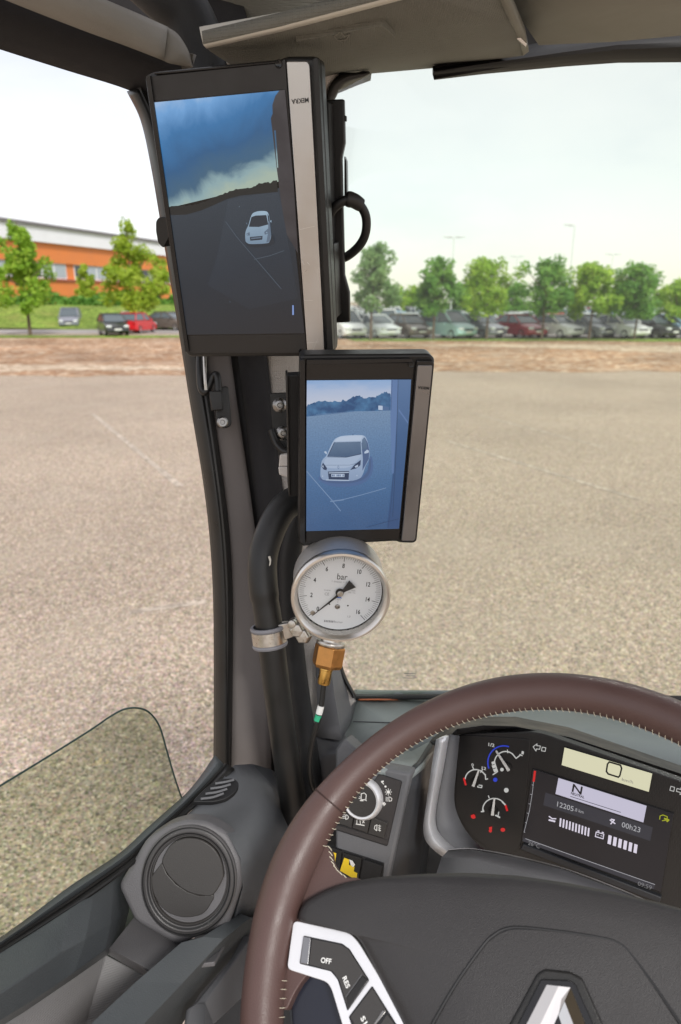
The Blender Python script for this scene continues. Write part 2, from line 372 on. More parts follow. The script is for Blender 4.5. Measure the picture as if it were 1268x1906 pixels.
# ================================================================== OUTSIDE
def groundmat(name, cols, scale, patch, bump=.6, patchscale=.25, rough=.9, amp=.25, hue=0.):
    m = bpy.data.materials.new(name); m.use_nodes = True; t = m.node_tree; b = t.nodes['Principled BSDF']; b.inputs['Roughness'].default_value = rough
    b.inputs['Specular IOR Level'].default_value = .2
    tc = t.nodes.new('ShaderNodeTexCoord'); co = tc.outputs['Object']
    v = t.nodes.new('ShaderNodeTexVoronoi'); v.inputs['Scale'].default_value = scale; t.links.new(co, v.inputs[0])
    v2 = t.nodes.new('ShaderNodeTexVoronoi'); v2.inputs['Scale'].default_value = scale * .43; t.links.new(co, v2.inputs[0])
    s1 = t.nodes.new('ShaderNodeSeparateColor'); t.links.new(v.outputs['Color'], s1.inputs[0])
    r = t.nodes.new('ShaderNodeValToRGB'); r.color_ramp.interpolation = 'LINEAR'
    el = r.color_ramp.elements
    cols = sorted(cols)
    for i, (p, c) in enumerate(cols):
        e_ = el[0] if i == 0 else el[-1] if i == len(cols) - 1 else el.new(p)
        e_.position = p; e_.color = (*c, 1)
    t.links.new(s1.outputs[0], r.inputs[0])
    hs = t.nodes.new('ShaderNodeMix'); hs.data_type = 'RGBA'; hs.blend_type = 'SOFT_LIGHT'; hs.inputs[0].default_value = hue; t.links.new(r.outputs[0], hs.inputs[6]); t.links.new(v.outputs['Color'], hs.inputs[7])
    s2 = t.nodes.new('ShaderNodeSeparateColor'); t.links.new(v2.outputs['Color'], s2.inputs[0])
    n = t.nodes.new('ShaderNodeTexNoise'); n.inputs['Scale'].default_value = patchscale; n.inputs['Detail'].default_value = 8; n.inputs['Roughness'].default_value = .6; t.links.new(co, n.inputs[0])
    mr = t.nodes.new('ShaderNodeMapRange'); mr.inputs[1].default_value = .3; mr.inputs[2].default_value = .7; mr.inputs[3].default_value = 1 - amp; mr.inputs[4].default_value = 1 + amp; t.links.new(n.outputs['Fac'], mr.inputs[0])
    m2 = t.nodes.new('ShaderNodeMapRange'); m2.inputs[3].default_value = .80; m2.inputs[4].default_value = 1.18; t.links.new(s2.outputs[1], m2.inputs[0])
    mu = t.nodes.new('ShaderNodeMath'); mu.operation = 'MULTIPLY'; t.links.new(mr.outputs[0], mu.inputs[0]); t.links.new(m2.outputs[0], mu.inputs[1])
    sc = t.nodes.new('ShaderNodeVectorMath'); sc.operation = 'SCALE'; t.links.new(hs.outputs[2], sc.inputs[0]); t.links.new(mu.outputs[0], sc.inputs['Scale'])
    mix = t.nodes.new('ShaderNodeMix'); mix.data_type = 'RGBA'; mix.inputs[7].default_value = (*patch, 1)
    n3 = t.nodes.new('ShaderNodeTexNoise'); n3.inputs['Scale'].default_value = patchscale * 3.1; n3.inputs['Detail'].default_value = 6; t.links.new(co, n3.inputs[0])
    m3 = t.nodes.new('ShaderNodeMapRange'); m3.inputs[1].default_value = .5; m3.inputs[2].default_value = .72; m3.inputs[4].default_value = .38; t.links.new(n3.outputs['Fac'], m3.inputs[0])
    t.links.new(m3.outputs[0], mix.inputs[0]); t.links.new(sc.outputs[0], mix.inputs[6]); t.links.new(mix.outputs[2], b.inputs['Base Color'])
    bp = t.nodes.new('ShaderNodeBump'); bp.inputs['Strength'].default_value = bump; bp.inputs['Distance'].default_value = .01
    t.links.new(v.outputs['Distance'], bp.inputs['Height']); t.links.new(bp.outputs[0], b.inputs['Normal'])
    return m
gravel = groundmat('gravel', [(0., (.14, .10, .07)), (.25, (.36, .28, .21)), (.55, (.48, .405, .325)), (.8, (.45, .345, .26)), (1., (.80, .71, .58))], 92, (.475, .40, .322), .6, .22, amp=.12, hue=.24)
dirt = groundmat('dirt', [(0., (.26, .14, .075)), (1., (.62, .50, .38)), (.4, (.36, .21, .12)), (.7, (.42, .26, .15))], 5, (.66, .54, .42), .8, .12, amp=.4)
grassm = groundmat('grass_blades', [(0., (.07, .12, .015)), (1., (.30, .38, .08)), (.5, (.15, .24, .035))], 6, (.34, .31, .10), .5, .15, amp=.4)
asph = groundmat('asphalt', [(0., (.30, .28, .27)), (1., (.46, .43, .41))], 30, (.40, .37, .35), .3, .2)
M['hedge'] = None
def struct(name, me, m, bevel=0): 
    o = link(name, me, None, m); tag(o, kind='structure'); return o
struct('ground', pyd([(-900, -300, 0), (900, -300, 0), (900, 1500, 0), (-900, 1500, 0)], [[0, 1, 2, 3]]), gravel)
def strip(name, near, far, m, z0=.004, nx=260, ny=6, h=0., x0=-120, x1=120, seed=1, wob=1.2, taper=0):
    """a sheet between two edge curves (functions of x), a low mound if h"""
    rr = random.Random(seed); ph = [rr.uniform(0, 6.28) for _ in range(8)]
    rows = []
    for j in range(ny + 1):
        row = []
        for i in range(nx + 1):
            x = x0 + (x1 - x0) * i / nx; a = near(x); b = far(x)
            if taper:
                s_ = max(.02, min(1, (x - x0) / taper, (x1 - x) / taper)); c_ = (a + b) / 2; a = c_ + (a - c_) * s_; b = c_ + (b - c_) * s_
            wb = wob * sum(math.sin(x * f_ + ph[k] + j * .9) * g for k, (f_, g) in enumerate([(.11, .5), (.31, .3), (.73, .2), (1.7, .14), (3.3, .10), (6.1, .06)]))
            y = a + (b - a) * j / ny + wb * (1 if j == 0 else .5 if j < ny else .3)
            z = z0 + h * math.sin(math.pi * j / ny) * (.7 + .3 * math.sin(x * .9 + ph[5]) * math.sin(x * .23 + j + ph[6]))
            row.append(Vector((x, y, z)))
        rows.append(row)
    return struct(name, fixn(gridmesh(rows)), m)
strip('dirt_bank', lambda x: 24.5 + (.05 * x if x < 0 else .02 * x), lambda x: 50 - (4.4 if x > 0 else 0), dirt, .006)
palegr = groundmat('pale_track', [(0., (.36, .24, .15)), (1., (.72, .60, .46))], 6, (.52, .40, .28), .4, .3)
strip('track', lambda x: 38 - .28 * max(0, x - 8), lambda x: 43.5 - .28 * max(0, x - 8), palegr, .012, x0=1, x1=60, wob=.9, taper=14)
strip('pale_gravel_patch', lambda x: 25.5, lambda x: 28.5, palegr, .012, x0=-70, x1=2, wob=1.4, seed=4, taper=16)
strip('grass_verge', lambda x: 49.5 - (4.4 if x > 0 else 0), lambda x: 53 - (5 if x > 0 else 0), grassm, .02, wob=1.1, seed=3)
strip('car_park', lambda x: 48, lambda x: 170, asph, .012, wob=.0, x0=-6, x1=150)
strip('road', lambda x: 56.5, lambda x: 63.5, asph, .016, wob=.2, x0=-140, x1=-6)
# the lawn rises to the terrace the factory stands on
rows = []
for y, z in ((63.6, .03), (66, .25), (70, 1.0), (74, 1.75), (78, 2.0), (200, 2.2)):
    rows.append([Vector((x, y, .02 + (z + .08 * math.sin(x * .4 + y)) * max(0, min(1, (-x - 9) / 9)))) for x in [-160 + 2 * i for i in range(77)]])
struct('lawn_bank', gridmesh(rows), grassm)
# faint painted bay lines on the lot
pl = groundmat('worn_white_paint', [(0., (.36, .30, .24)), (1., (.56, .48, .40))], 40, (.47, .38, .30), .5, 6., amp=.35)
def mark(x0, y0, x1, y1, wd=.10):
    a, b = G(x0, y0), G(x1, y1); d = (b - a).normalized(); n = Vector((-d.y, d.x, 0)) * wd / 2; z = Vector((0, 0, .004))
    rr = random.Random(int(x0)); N = 24; v = []; f = []
    for i in range(N + 1):
        p = a + (b - a) * i / N; q = n * rr.uniform(.7, 1.1); v += [p + q + z, p - q + z]
        if i: f.append([2 * i - 2, 2 * i - 1, 2 * i + 1, 2 * i])
    return struct('painted_line', pyd(v, f), pl)
mark(172, 770, 335, 905, .12); mark(830, 820, 1190, 930, .10); mark(880, 770, 1120, 832, .10); mark(240, 1140, 385, 1120, .1)

# ---- trees
def foliage_mat(name, c1, c2, c3):
    m = bpy.data.materials.new(name); m.use_nodes = True; t = m.node_tree; b = t.nodes['Principled BSDF']; b.inputs['Roughness'].default_value = .6
    tc = t.nodes.new('ShaderNodeTexCoord'); n = t.nodes.new('ShaderNodeTexNoise'); n.inputs['Scale'].default_value = 1.3; n.inputs['Detail'].default_value = 6
    r = t.nodes.new('ShaderNodeValToRGB'); r.color_ramp.elements[0].color = (*c1, 1); r.color_ramp.elements[0].position = .3; r.color_ramp.elements[1].color = (*c3, 1); r.color_ramp.elements[1].position = .7
    e_ = r.color_ramp.elements.new(.5); e_.color = (*c2, 1)
    t.links.new(tc.outputs['Object'], n.inputs[0]); t.links.new(n.outputs['Fac'], r.inputs[0]); t.links.new(r.outputs[0], b.inputs['Base Color'])
    tr = t.nodes.new('ShaderNodeBsdfTranslucent'); t.links.new(r.outputs[0], tr.inputs[0]); ad = t.nodes.new('ShaderNodeMixShader'); ad.inputs[0].default_value = .35
    o = t.nodes['Material Output']; t.links.new(b.outputs[0], ad.inputs[1]); t.links.new(tr.outputs[0], ad.inputs[2]); t.links.new(ad.outputs[0], o.inputs[0])
    return m
FM = {'a': foliage_mat('leaf_bright', (.12, .25, .015), (.27, .46, .035), (.48, .64, .09)),
      'b': foliage_mat('leaf_mid', (.07, .20, .03), (.15, .34, .05), (.28, .48, .09)),
      'c': foliage_mat('leaf_pale', (.13, .25, .08), (.22, .37, .13), (.34, .48, .20)),
      'y': foliage_mat('leaf_yellow', (.18, .29, .02), (.34, .47, .03), (.52, .62, .10))}
barkm = mat('bark', (.14, .10, .07), .9, bump=.8, bscale=40, var=.3, vscale=8)
def tree(x, y, H, W, key, label, group=None, z0=0, base=.25, seed=0, n=2600, leaf=.17, lean=0):
    rr = random.Random(seed); t = thing('street_tree', (x, y, z0), label, 'tree', group)
    o = Vector((x, y, z0)); v = []; f = []
    # a tapered trunk and limbs
    ms = [tubemesh([o, o + Vector((.03, 0, H * .3)), o + Vector((lean * .5, 0, H * .62)), o + Vector((lean, 0, H * .95))], [.028 * H * .6, .02 * H * .6, .010 * H, .004 * H], 7)]
    tips = []
    for k in range(11):
        a = rr.uniform(0, 6.28); h = H * (base + .05 + (1 - base) * .75 * k / 11); L = W * .42 * (1 - .65 * k / 11) * rr.uniform(.7, 1.1)
        s = o + Vector((lean * h / H, 0, h)); e_ = s + Vector((math.cos(a) * L, math.sin(a) * L, L * rr.uniform(.5, 1.0)))
        ms.append(tubemesh([s, (s + e_) / 2 + Vector((0, 0, -.05 * L)), e_], [.05, .035, .012], 5)); tips.append((e_, L))
    me, _ = joinm(ms); link('trunk', me, t, barkm, smooth=True)
    # leaf clumps: ellipsoids scattered in an uneven conical-round volume, each filled with small leaf faces
    cl = []
    for k in range(46):
        u = rr.random() ** 1.15; h = base + (1 - base) * u
        prof = (min(1, .55 + u * 3) if u < .15 else 1 - .86 * ((u - .15) / .85) ** 1.25)
        a = rr.uniform(0, 6.28); q = rr.random() ** .5 * prof * W * .40
        cl.append((o + Vector((lean * h + math.cos(a) * q, math.sin(a) * q, H * h - .12 * H * .3)), W * rr.uniform(.07, .15) * (.7 + .4 * prof)))
    for e_, L in tips: cl.append((e_, W * .11))
    tot = sum(c[1] ** 2 for c in cl); n = int(n * 1.5)
    for c, r in cl:
        for _ in range(int(n * r * r / tot)):
            d = Vector((rr.gauss(0, 1), rr.gauss(0, 1), rr.gauss(0, 1))).normalized() * r * rr.random() ** .4
            p = c + Vector((d.x, d.y, d.z * 1.15)); a = Vector((rr.gauss(0, 1), rr.gauss(0, 1), rr.gauss(0, .6))).normalized(); b = a.orthogonal().normalized()
            s = leaf * rr.uniform(.6, 1.2); i = len(v)
            v += [p - a * s, p + b * s * .55, p + a * s, p - b * s * .55]; f.append([i, i + 1, i + 2, i + 3])
    link('crown', pyd(v, f), t, FM[key])
    return t
def at(px, Y): # ground position of a pixel column at distance Y
    dep = Y * CP + CH * SP; return ((px - CX) / F * dep, Y)
for (px, Y, H, W, key, lab, sd, z0, bs) in [
    (57, 53, 8.3, 4.7, 'a', 'tall bright green tree at the far left with its trunk before the road', 1, 0, .26),
    (252, 59, 8.6, 5.2, 'y', 'broad yellow-green tree behind the black hatchback', 2, 0, .22),
    (168, 84, 4.6, 3.0, 'y', 'small pale tree between the two large ones before the orange factory', 3, 1.9, .1),
    (300, 80, 5.6, 3.6, 'y', 'yellow-green tree half hidden by the big monitor edge', 12, 1.9, .1)]:
    x, y = at(px, Y); tree(x, y, H, W, key, lab, z0=z0, seed=sd, base=bs, n=3600 if sd < 3 else 1800)
g_ = 'trees along the edge of the car park'
for (px, Y, H, W, key, lab, sd, lean) in [
    (690, 46.5, 7.1, 3.3, 'c', 'pale thin-leaved tree just right of the big monitor bracket', 21, .3),
    (806, 47.2, 6.2, 2.9, 'b', 'narrow green tree second from the left in the car park row', 22, .25),
    (905, 47, 6.0, 3.9, 'a', 'light green spiky-topped tree left of the dark round one', 23, -.2),
    (1008, 47, 6.1, 3.6, 'b', 'dark green full round tree in the middle of the car park row', 24, .0),
    (1096, 47, 5.7, 3.9, 'a', 'green tree directly right of the dark round one', 25, .1),
    (1180, 47, 5.5, 3.7, 'b', 'pointed green tree second from the right', 26, -.25),
    (1255, 50, 4.4, 3.4, 'a', 'low light tree cut by the right edge of the view', 27, .0)]:
    x, y = at(px, Y); tree(x, y, H * .84, W * 1.14, key, lab, g_, seed=sd, lean=lean, base=.40, n=2600, leaf=.15)
for (px, Y, H, W, sd) in [(860, 75, 4.6, 5.5, 31), (770, 78, 4.4, 5., 32), (955, 76, 4.8, 5.4, 33), (1055, 80, 4.6, 6, 34), (1145, 78, 4.6, 5.5, 35), (1225, 80, 4.5, 5.5, 36), (740, 82, 4.3, 5, 37), (1290, 82, 4.6, 5.5, 38)]:
    x, y = at(px, Y); tree(x, y, H * .86, W * .85, 'b' if sd % 2 else 'a', 'low bushy tree far back among the parked cars', 'background trees in the car park', seed=sd, base=.38, n=1500, leaf=.2)
# hedge at the foot of the factory
rr = random.Random(5); v = []; f = []
for i in range(9000):
    x = rr.uniform(-75, -14); y = 80 + rr.uniform(-.7, .7); z = 2.0 + rr.random() * (1.15 + .35 * math.sin(x * .7) + .2 * math.sin(x * 2.3)); p = Vector((x, y, z))
    a = Vector((rr.gauss(0, 1), rr.gauss(0, 1), rr.gauss(0, 1))).normalized(); b = a.orthogonal().normalized(); s = .22; k = len(v)
    v += [p - a * s, p + b * s * .6, p + a * s, p - b * s * .6]; f.append([k, k + 1, k + 2, k + 3])
tag(link('hedge', pyd(v, f), None, FM['b']), 'low green hedge along the foot of the orange factory wall', 'hedge')

# ---- factory: white fascia over orange cladding, a ribbon of windows
orange = mat('orange_cladding', (.72, .22, .055), .55, var=.06, vscale=.6); fas = mat('white_fascia', (.80, .80, .84), .5, var=.04, vscale=.5)
roofm = mat('dark_roof_edge', (.16, .15, .15), .5); pane_l = mat('bright_window', (.38, .43, .48), .15); pane_d = mat('dark_window', (.05, .06, .07), .1); sillm = mat('rust_sill', (.32, .09, .05), .6)
def ptd(px, dep): return Vector(((px - CX) / F * dep, (dep - CH * SP) / CP, 0))
A0, B0 = ptd(0, 79), ptd(284, 108); bd = (B0 - A0).normalized(); bn = Vector((bd.y, -bd.x, 0)); A = A0 - bd * 30; LEN = 110.
fb = thing('factory', A + Vector((0, 0, 1.9)), 'long factory with orange cladding, ribbon windows and a white fascia', 'building')
def bbox(s0, s1, z0, z1, t0, t1): # along the front, height, out from the front
    c = A + bd * ((s0 + s1) / 2) + bn * ((t0 + t1) / 2) + UP * ((z0 + z1) / 2); return boxmesh(c, s1 - s0, t1 - t0, z1 - z0, bd, bn, UP)
ms = [bbox(0, LEN, 7.05, 9.35, -20, 0), bbox(0, LEN, 1.5, 5.15, -20, 0), bbox(0, LEN, 5.15, 7.05, -20, -.35)]
me, _ = joinm(ms); link('wall', me, fb, orange)
link('fascia', bbox(0, LEN, 9.35, 11.1, -20, .5), fb, fas); link('roof', bbox(-.2, LEN + .2, 11.1, 11.45, -20, .8), fb, roofm); 
link('upper_roof', bbox(0, LEN, 11.45, 12.2, -18, -3.5), fb, fas)
link('window_sill', bbox(0, LEN, 4.85, 5.15, .003, .2), fb, sillm)
s = 1.; k = 0; rr = random.Random(9)
while s < LEN - 3:
    L = 2.3
    fr_ = link('window', bbox(s, s + L, 5.153, 7.047, -.345, -.25), fb, fas)
    link('pane', bbox(s + .12, s + L - .12, 5.3, 6.95, -.249, -.22), fr_, [pane_l, pane_d, pane_l][k % 3] if rr.random() < .8 else pane_d)
    s += L + (.0 if k % 5 else 1.6) + .02; k += 1

# ---- lamp posts
galv = mat('galvanised_steel', (.74, .76, .77), .6)
def lamp(px, Y, ytop, lab, arms=2):
    x, y = at(px, Y); dep = Y * CP; H = CH + (math.tan(math.atan((CY - ytop) / F) - PITCH)) * Y
    t = thing('street_lamp', (x, y, 0), lab, 'street lamp', 'tall lamp posts over the car park')
    o = Vector((x, y, 0)); link('pole', tubemesh([o, o + UP * H], [.11, .06], 8), t, galv, smooth=True)
    for s in ((-1, 1) if arms == 2 else (-1,)):
        link('lamp_head', boxmesh(o + Vector((s * .65, 0, H + .08)), .9, .3, .12), t, galv, bevel=.03)
    link('arm', tubemesh([o + Vector((-.7 if arms else 0, 0, H)), o + Vector((.7 if arms == 2 else 0, 0, H))], .04, 6), t, galv)
lamp(838, 75, 442, 'slim lamp post left of the spiky-topped light tree'); lamp(1053, 78, 420, 'tallest lamp post, right of the dark round tree', 1)
lamp(955, 110, 478, 'faint distant lamp post above the light green tree'); lamp(1128, 100, 474, 'faint lamp post between the two right-hand trees')

# ---- parked cars
carglass = mat('car_glass', (.10, .125, .14), .08); tyrem = mat('car_tyre', (.02, .02, .02), .8); rimm = mat('car_rim', (.5, .5, .52), .35, metal=.8)  # car glass base colour lightened to stand in for reflections
headm = mat('car_headlight', (.75, .78, .80), .12); tailm = mat('car_tail_light', (.5, .02, .02), .2); platem = mat('car_plate', (.8, .8, .78), .4); grillem = mat('car_grille', (.02, .02, .02), .5)
def paint(name, c): return mat(name, c, .28, coat=.6)
PAINT = {'white': paint('white_car_paint', (.86, .87, .88)), 'silver': paint('silver_car_paint', (.68, .72, .74)), 'grey': paint('grey_car_paint', (.22, .23, .27)), 'black': paint('black_car_paint', (.025, .027, .03)),
         'red': paint('red_car_paint', (.62, .015, .02)), 'teal': paint('pale_teal_car_paint', (.40, .60, .60)), 'maroon': paint('maroon_car_paint', (.30, .02, .03)), 'blue': paint('blue_car_paint', (.10, .20, .36)), 'sky': paint('light_blue_car_paint', (.35, .52, .68)), 'brown': paint('brown_car_paint', (.13, .10, .08))}
def carbody(kind):
    """car pointing to +x, on z=0, centred"""
    if kind == 'van': L, W, H = 4.3, 1.78, 1.72; bon = .98; prof = [(-2.1, 1.5), (-1.95, 1.68), (.3, 1.72), (1.25, 1.05)]
    elif kind == 'hatch': L, W, H = 3.9, 1.70, 1.46; bon = .90; prof = [(-1.9, 1.05), (-1.45, 1.42), (.15, 1.46), (1.0, .98)]
    else: L, W, H = 4.4, 1.75, 1.45; bon = .92; prof = [(-1.95, .98), (-1.1, 1.40), (.25, 1.45), (1.15, .97)]
    h = L / 2; low = [(-h, .35), (-h + .02, .62), (-h + .12, .95), (prof[0][0], bon + .05), (prof[3][0], bon), (h - .25, bon - .18), (h - .03, .62), (h, .35), (h - .15, .22), (-h + .15, .22)]
    # lower body: lofted cross-sections along y (rounded sides)
    ys = [(-.5, .90), (-.46, .97), (-.3, 1.0), (0, 1.02), (.3, 1.0), (.46, .97), (.5, .90)]
    rows = []
    for yy, s in ys:
        row = [Vector((x * (s if abs(yy) > .45 else min(1.01, s)), yy * W * (1 if z < .8 else .97), z * (1 if z < .3 else (s * .5 + .5)))) for x, z in low]; row.append(row[0].copy()); rows.append(row)
    body = gridmesh(rows); b2 = pyd([r for r in rows[0][:-1]], [list(range(len(low)))]); b3 = pyd([r for r in rows[-1][:-1]], [list(range(len(low)))])
    body, _ = joinm([body, b2, b3]); fixn(body)
    top = .72; z0 = bon + .02
    # cabin: glasshouse frustum
    g = [(prof[0][0], z0), (prof[3][0], z0), (prof[2][0], prof[2][1] - .05), (prof[1][0], prof[1][1] - .05)]
    v = [Vector((x, s * W * (.475 if z < z0 + .1 else .385), z)) for s in (-1, 1) for x, z in g]
    cab = fixn(pyd(v, [[0, 1, 2, 3], [7, 6, 5, 4], [0, 4, 5, 1], [1, 5, 6, 2], [2, 6, 7, 3], [3, 7, 4, 0]]))
    # roof and pillars
    rf = [boxmesh(((prof[1][0] + prof[2][0]) / 2, 0, prof[2][1] - .035), prof[2][0] - prof[1][0] + .12, W * .80, .07)]
    def post(a, b, wd): return tubemesh([a, b], wd, 5)
    for s in (-1, 1):
        for (i, j) in ((1, 2), (0, 3)): rf.append(post(Vector((g[i][0], s * W * .48, z0)), Vector((g[j][0], s * W * .392, g[j][1])), .045))
        rf.append(post(Vector((-.25, s * W * .482, z0)), Vector((-.3, s * W * .395, g[2][1])), .04))
    roof, _ = joinm(rf)
    return L, W, body, cab, roof
def build_car(kind):
    L, W, body, cab, roof = carbody(kind); h = L / 2
    for q in (body, cab, roof): q.transform(Matrix.Diagonal((1, 1, 1.10, 1)))
    t = thing('parked_car', (0, 0, 0), '', 'car')
    b = link('body', body, t, PAINT['white'], bevel=.05, seg=2); 
    link('windows', cab, t, carglass, bevel=.03); link('roof', roof, t, PAINT['white'], smooth=True)
    for sx in (-1, 1):
        for sy in (-1, 1):
            fr = Frame((sx * h * .62, sy * (W / 2 - .1), .31), (0, sy, 0), (1, 0, 0))
            wh = lathe('wheel', fr, [(.0, -.08), (.31, -.08), (.32, .06), (.30, .10), (.21, .11)], tyrem, t, n=18, close=False)
            lathe('rim', fr, [(.21, .112), (.18, .09), (.05, .10), (.0001, .105)], rimm, wh, n=18)
    for s in (-1, 1):
        link('headlight', boxmesh((h - .10, s * W * .36, .70), .24, W * .2, .15), t, headm, bevel=.04)
        link('tail_light', boxmesh((-h + .07, s * W * .39, .80), .14, W * .14, .22), t, tailm, bevel=.03)
        link('wing_mirror', boxmesh((h * .33, s * (W / 2 + .08), z0 := .98), .14, .18, .12), t, PAINT['white'], bevel=.03)
    link('licence_plate', boxmesh((h + .02, 0, .48), .03, .5, .11), t, platem); link('grille', boxmesh((h - .015, 0, .62), .06, W * .45, .12), t, grillem, bevel=.02)
    return t
PROTO = {k: build_car(k) for k in ('sedan', 'hatch', 'van')}; used_proto = set()
def place_car(kind, x, y, rz, colour, label, group=None, z=0):
    src = PROTO[kind]
    def cp(o, par):
        c = o.copy(); COL.objects.link(c); c.parent = par
        for ch in o.children: cp(ch, c)
        return c
    if kind in used_proto: t = cp(src, None)
    else: t = src; used_proto.add(kind); t['_p'] = 1
    t.location = (x, y, z); t.rotation_euler = (0, 0, rz); t['label'] = label; t['category'] = 'car'
    if '_p' in t: del t['_p']
    if group: t['group'] = group
    elif 'group' in t: del t['group']
    for c in t.children:
        if c.name.split('.')[0] in ('body', 'roof', 'wing_mirror'):
            c.material_slots[0].link = 'OBJECT'; c.material_slots[0].material = PAINT[colour]
    return t
def pc(kind, px, Y, rz, colour, label, group=None, z=0):
    x, y = at(px, Y); return place_car(kind, x, y, R_(rz), colour, label, group, z)
pc('van', 133, 68, -75, 'grey', 'grey people carrier parked nose-on at the edge of the lawn')
pc('hatch', 212, 53.5, -62, 'black', 'black hatchback facing the lot under the yellow-green tree')
pc('hatch', 257, 57.5, 80, 'red', 'red hatchback seen from behind next to the black one')
pc('hatch', 246, 62.5, -70, 'white', 'white car mostly hidden behind the red hatchback')
pc('sedan', 318, 63, -30, 'brown', 'dark car cut off by the left edge of the big monitor')
for (px, kind, rz, colour, lab) in [
    (640, 'van', -20, 'white', 'white van at the left end of the front row beside the monitor bracket'),
    (697, 'sedan', -35, 'silver', 'silver saloon behind the pale thin-leaved tree trunk'),
    (760, 'hatch', -20, 'brown', 'dark brown car under the narrow green tree'),
    (833, 'van', -28, 'teal', 'pale teal people carrier in the front row'),
    (888, 'sedan', -45, 'grey', 'grey saloon right of the teal people carrier'),
    (965, 'sedan', -12, 'maroon', 'maroon saloon seen side-on in the front row'),
    (1028, 'sedan', -30, 'white', 'white saloon right of the maroon one'),
    (1088, 'hatch', -40, 'grey', 'dark grey hatchback right of the first white saloon'),
    (1150, 'sedan', -30, 'white', 'white saloon under the pointed tree'),
    (1206, 'sedan', -42, 'black', 'black saloon near the right end of the front row'),
    (1254, 'hatch', -38, 'sky', 'light blue hatchback at the right edge of the front row')]:
    pc(kind, px, 49.4 + (px % 7) * .12, -66 + (px % 5) * 3., colour, lab, 'cars in the front row of the car park')
rr = random.Random(11)
for row, Y in enumerate((56, 63, 76, 83, 93, 101, 112)):
    px = 628 + rr.uniform(0, 20)
    while px < 1300:
        pc(rr.choice(['sedan', 'hatch', 'van']), px, Y + rr.uniform(-.3, .3), -66 + rr.uniform(-7, 7) + 180 * (rr.random() < .3), rr.choice(['white', 'silver', 'white', 'white', 'silver', 'grey', 'sky', 'white', 'red', 'silver', 'silver', 'white']),
           'small car packed in the rows behind the front row of parked cars', 'cars packed in the back rows of the car park')
        px += 1270 * 2.6 / Y * rr.uniform(1., 1.12)

# ================================================================== CAB SHELL
# ---- A-pillar: depth from the eye as a function of picture height (rakes with the cab)
def pd(y): 
    ks = [(-200, .70), (150, .73), (400, .77), (700, .81), (1000, .84), (1430, .87), (1700, .87)]
    for (a, da), (b, db) in zip(ks[:-1], ks[1:]):
        if y <= b: return da + (db - da) * (y - a) / (b - a)
    return .87
t = thing('windshield_pillar', P(470, 1430, .87), 'brown-grey windscreen pillar with black rubber door seals between side window and windscreen', 'pillar')
def ribbon(name, left, right, m, dl=0, dr=0, solid=.01, bulge=0, parent=t, n=6, **k):
    """a vertical band between two traced edges; depth from pd() plus offsets, bulging toward the cab"""
    L = cr(left, n); Rr = cr(right, n)
    if len(L) != len(Rr):
        NN = 40; L = resamp(L, NN); Rr = resamp(Rr, NN)
    rows = []
    for a, b in zip(L, Rr):
        row = []
        for i in range(7):
            s = i / 6; x = a[0] + (b[0] - a[0]) * s; y = a[1] + (b[1] - a[1]) * s
            row.append(P(x, y, pd(y) + dl + (dr - dl) * s - bulge * math.sin(math.pi * s)))
        rows.append(row)
    me = fixn(gridmesh(rows)); o = link(name, me, parent, m, smooth=True, solid=solid, **k)
    return o
def resamp(pts, n):
    ys = [p[1] for p in pts]; o = []
    for i in range(n):
        y = ys[0] + (ys[-1] - ys[0]) * i / (n - 1)
        for k in range(len(pts) - 1):
            if ys[k] <= y <= ys[k + 1] + 1e-6:
                u = (y - ys[k]) / max(1e-6, ys[k + 1] - ys[k]); o.append(pts[k] * (1 - u) + pts[k + 1] * u); break
    return o
ribbon('outer_seal', [(236, 170), (262, 225), (281, 310), (303, 440), (330, 600), (352, 740), (377, 890), (391, 1010), (397, 1130), (398, 1300), (397, 1436)],
       [(254, 165), (280, 225), (302, 310), (326, 440), (355, 600), (377, 740), (400, 890), (414, 1010), (420, 1130), (422, 1300), (424, 1440)], M['seal'], .004, -.012, .012, .004)
ribbon('inner_seal', [(252, 165), (278, 225), (300, 310), (324, 440), (352, 600), (374, 740), (396, 890), (409, 1010), (414, 1130), (414, 1300), (413, 1436)],
       [(270, 160), (296, 225), (318, 310), (342, 440), (372, 600), (395, 740), (417, 890), (430, 1010), (435, 1130), (434, 1300), (432, 1418)], M['seal'], -.004, .006, .012, .010)
ribbon('trim_panel', [(300, 160), (316, 310), (345, 500), (374, 640), (392, 740), (414, 890), (426, 1010), (431, 1130), (431, 1300), (430, 1480)],
       [(360, 150), (375, 310), (400, 500), (426, 640), (440, 740), (462, 890), (478, 1010), (492, 1130), (503, 1300), (506, 1480)], M['brown'], .004, .012, .02, .003)
ribbon('dark_gap', [(350, 150), (370, 310), (398, 500), (424, 640), (438, 740), (460, 890), (476, 1010), (488, 1130), (500, 1300), (504, 1560)],
       [(400, 150), (420, 310), (450, 500), (480, 640), (496, 740), (512, 890), (530, 1010), (550, 1130), (575, 1300), (598, 1560)], M['blkmat'], .03, .03, .01, 0)
ribbon('ribbed_gaiter', [(400, 150), (412, 310), (424, 500), (440, 640), (452, 740), (470, 890), (484, 1010), (500, 1130), (520, 1300), (540, 1540)],
       [(440, 150), (456, 310), (474, 500), (494, 640), (506, 740), (524, 890), (545, 1010), (552, 1130), (575, 1300), (592, 1540)], M['darkfab'], .022, .022, .01, .012)
ribbon('fabric_trim', [(436, 150), (452, 310), (470, 500), (490, 640), (500, 740), (512, 900), (530, 1010), (540, 1130), (556, 1250), (588, 1380)],
       [(640, 132), (612, 190), (600, 400), (597, 640), (594, 740), (596, 900), (604, 1010), (612, 1130), (634, 1250), (662, 1305)], M['fabric'], .026, .05, .02, .01)
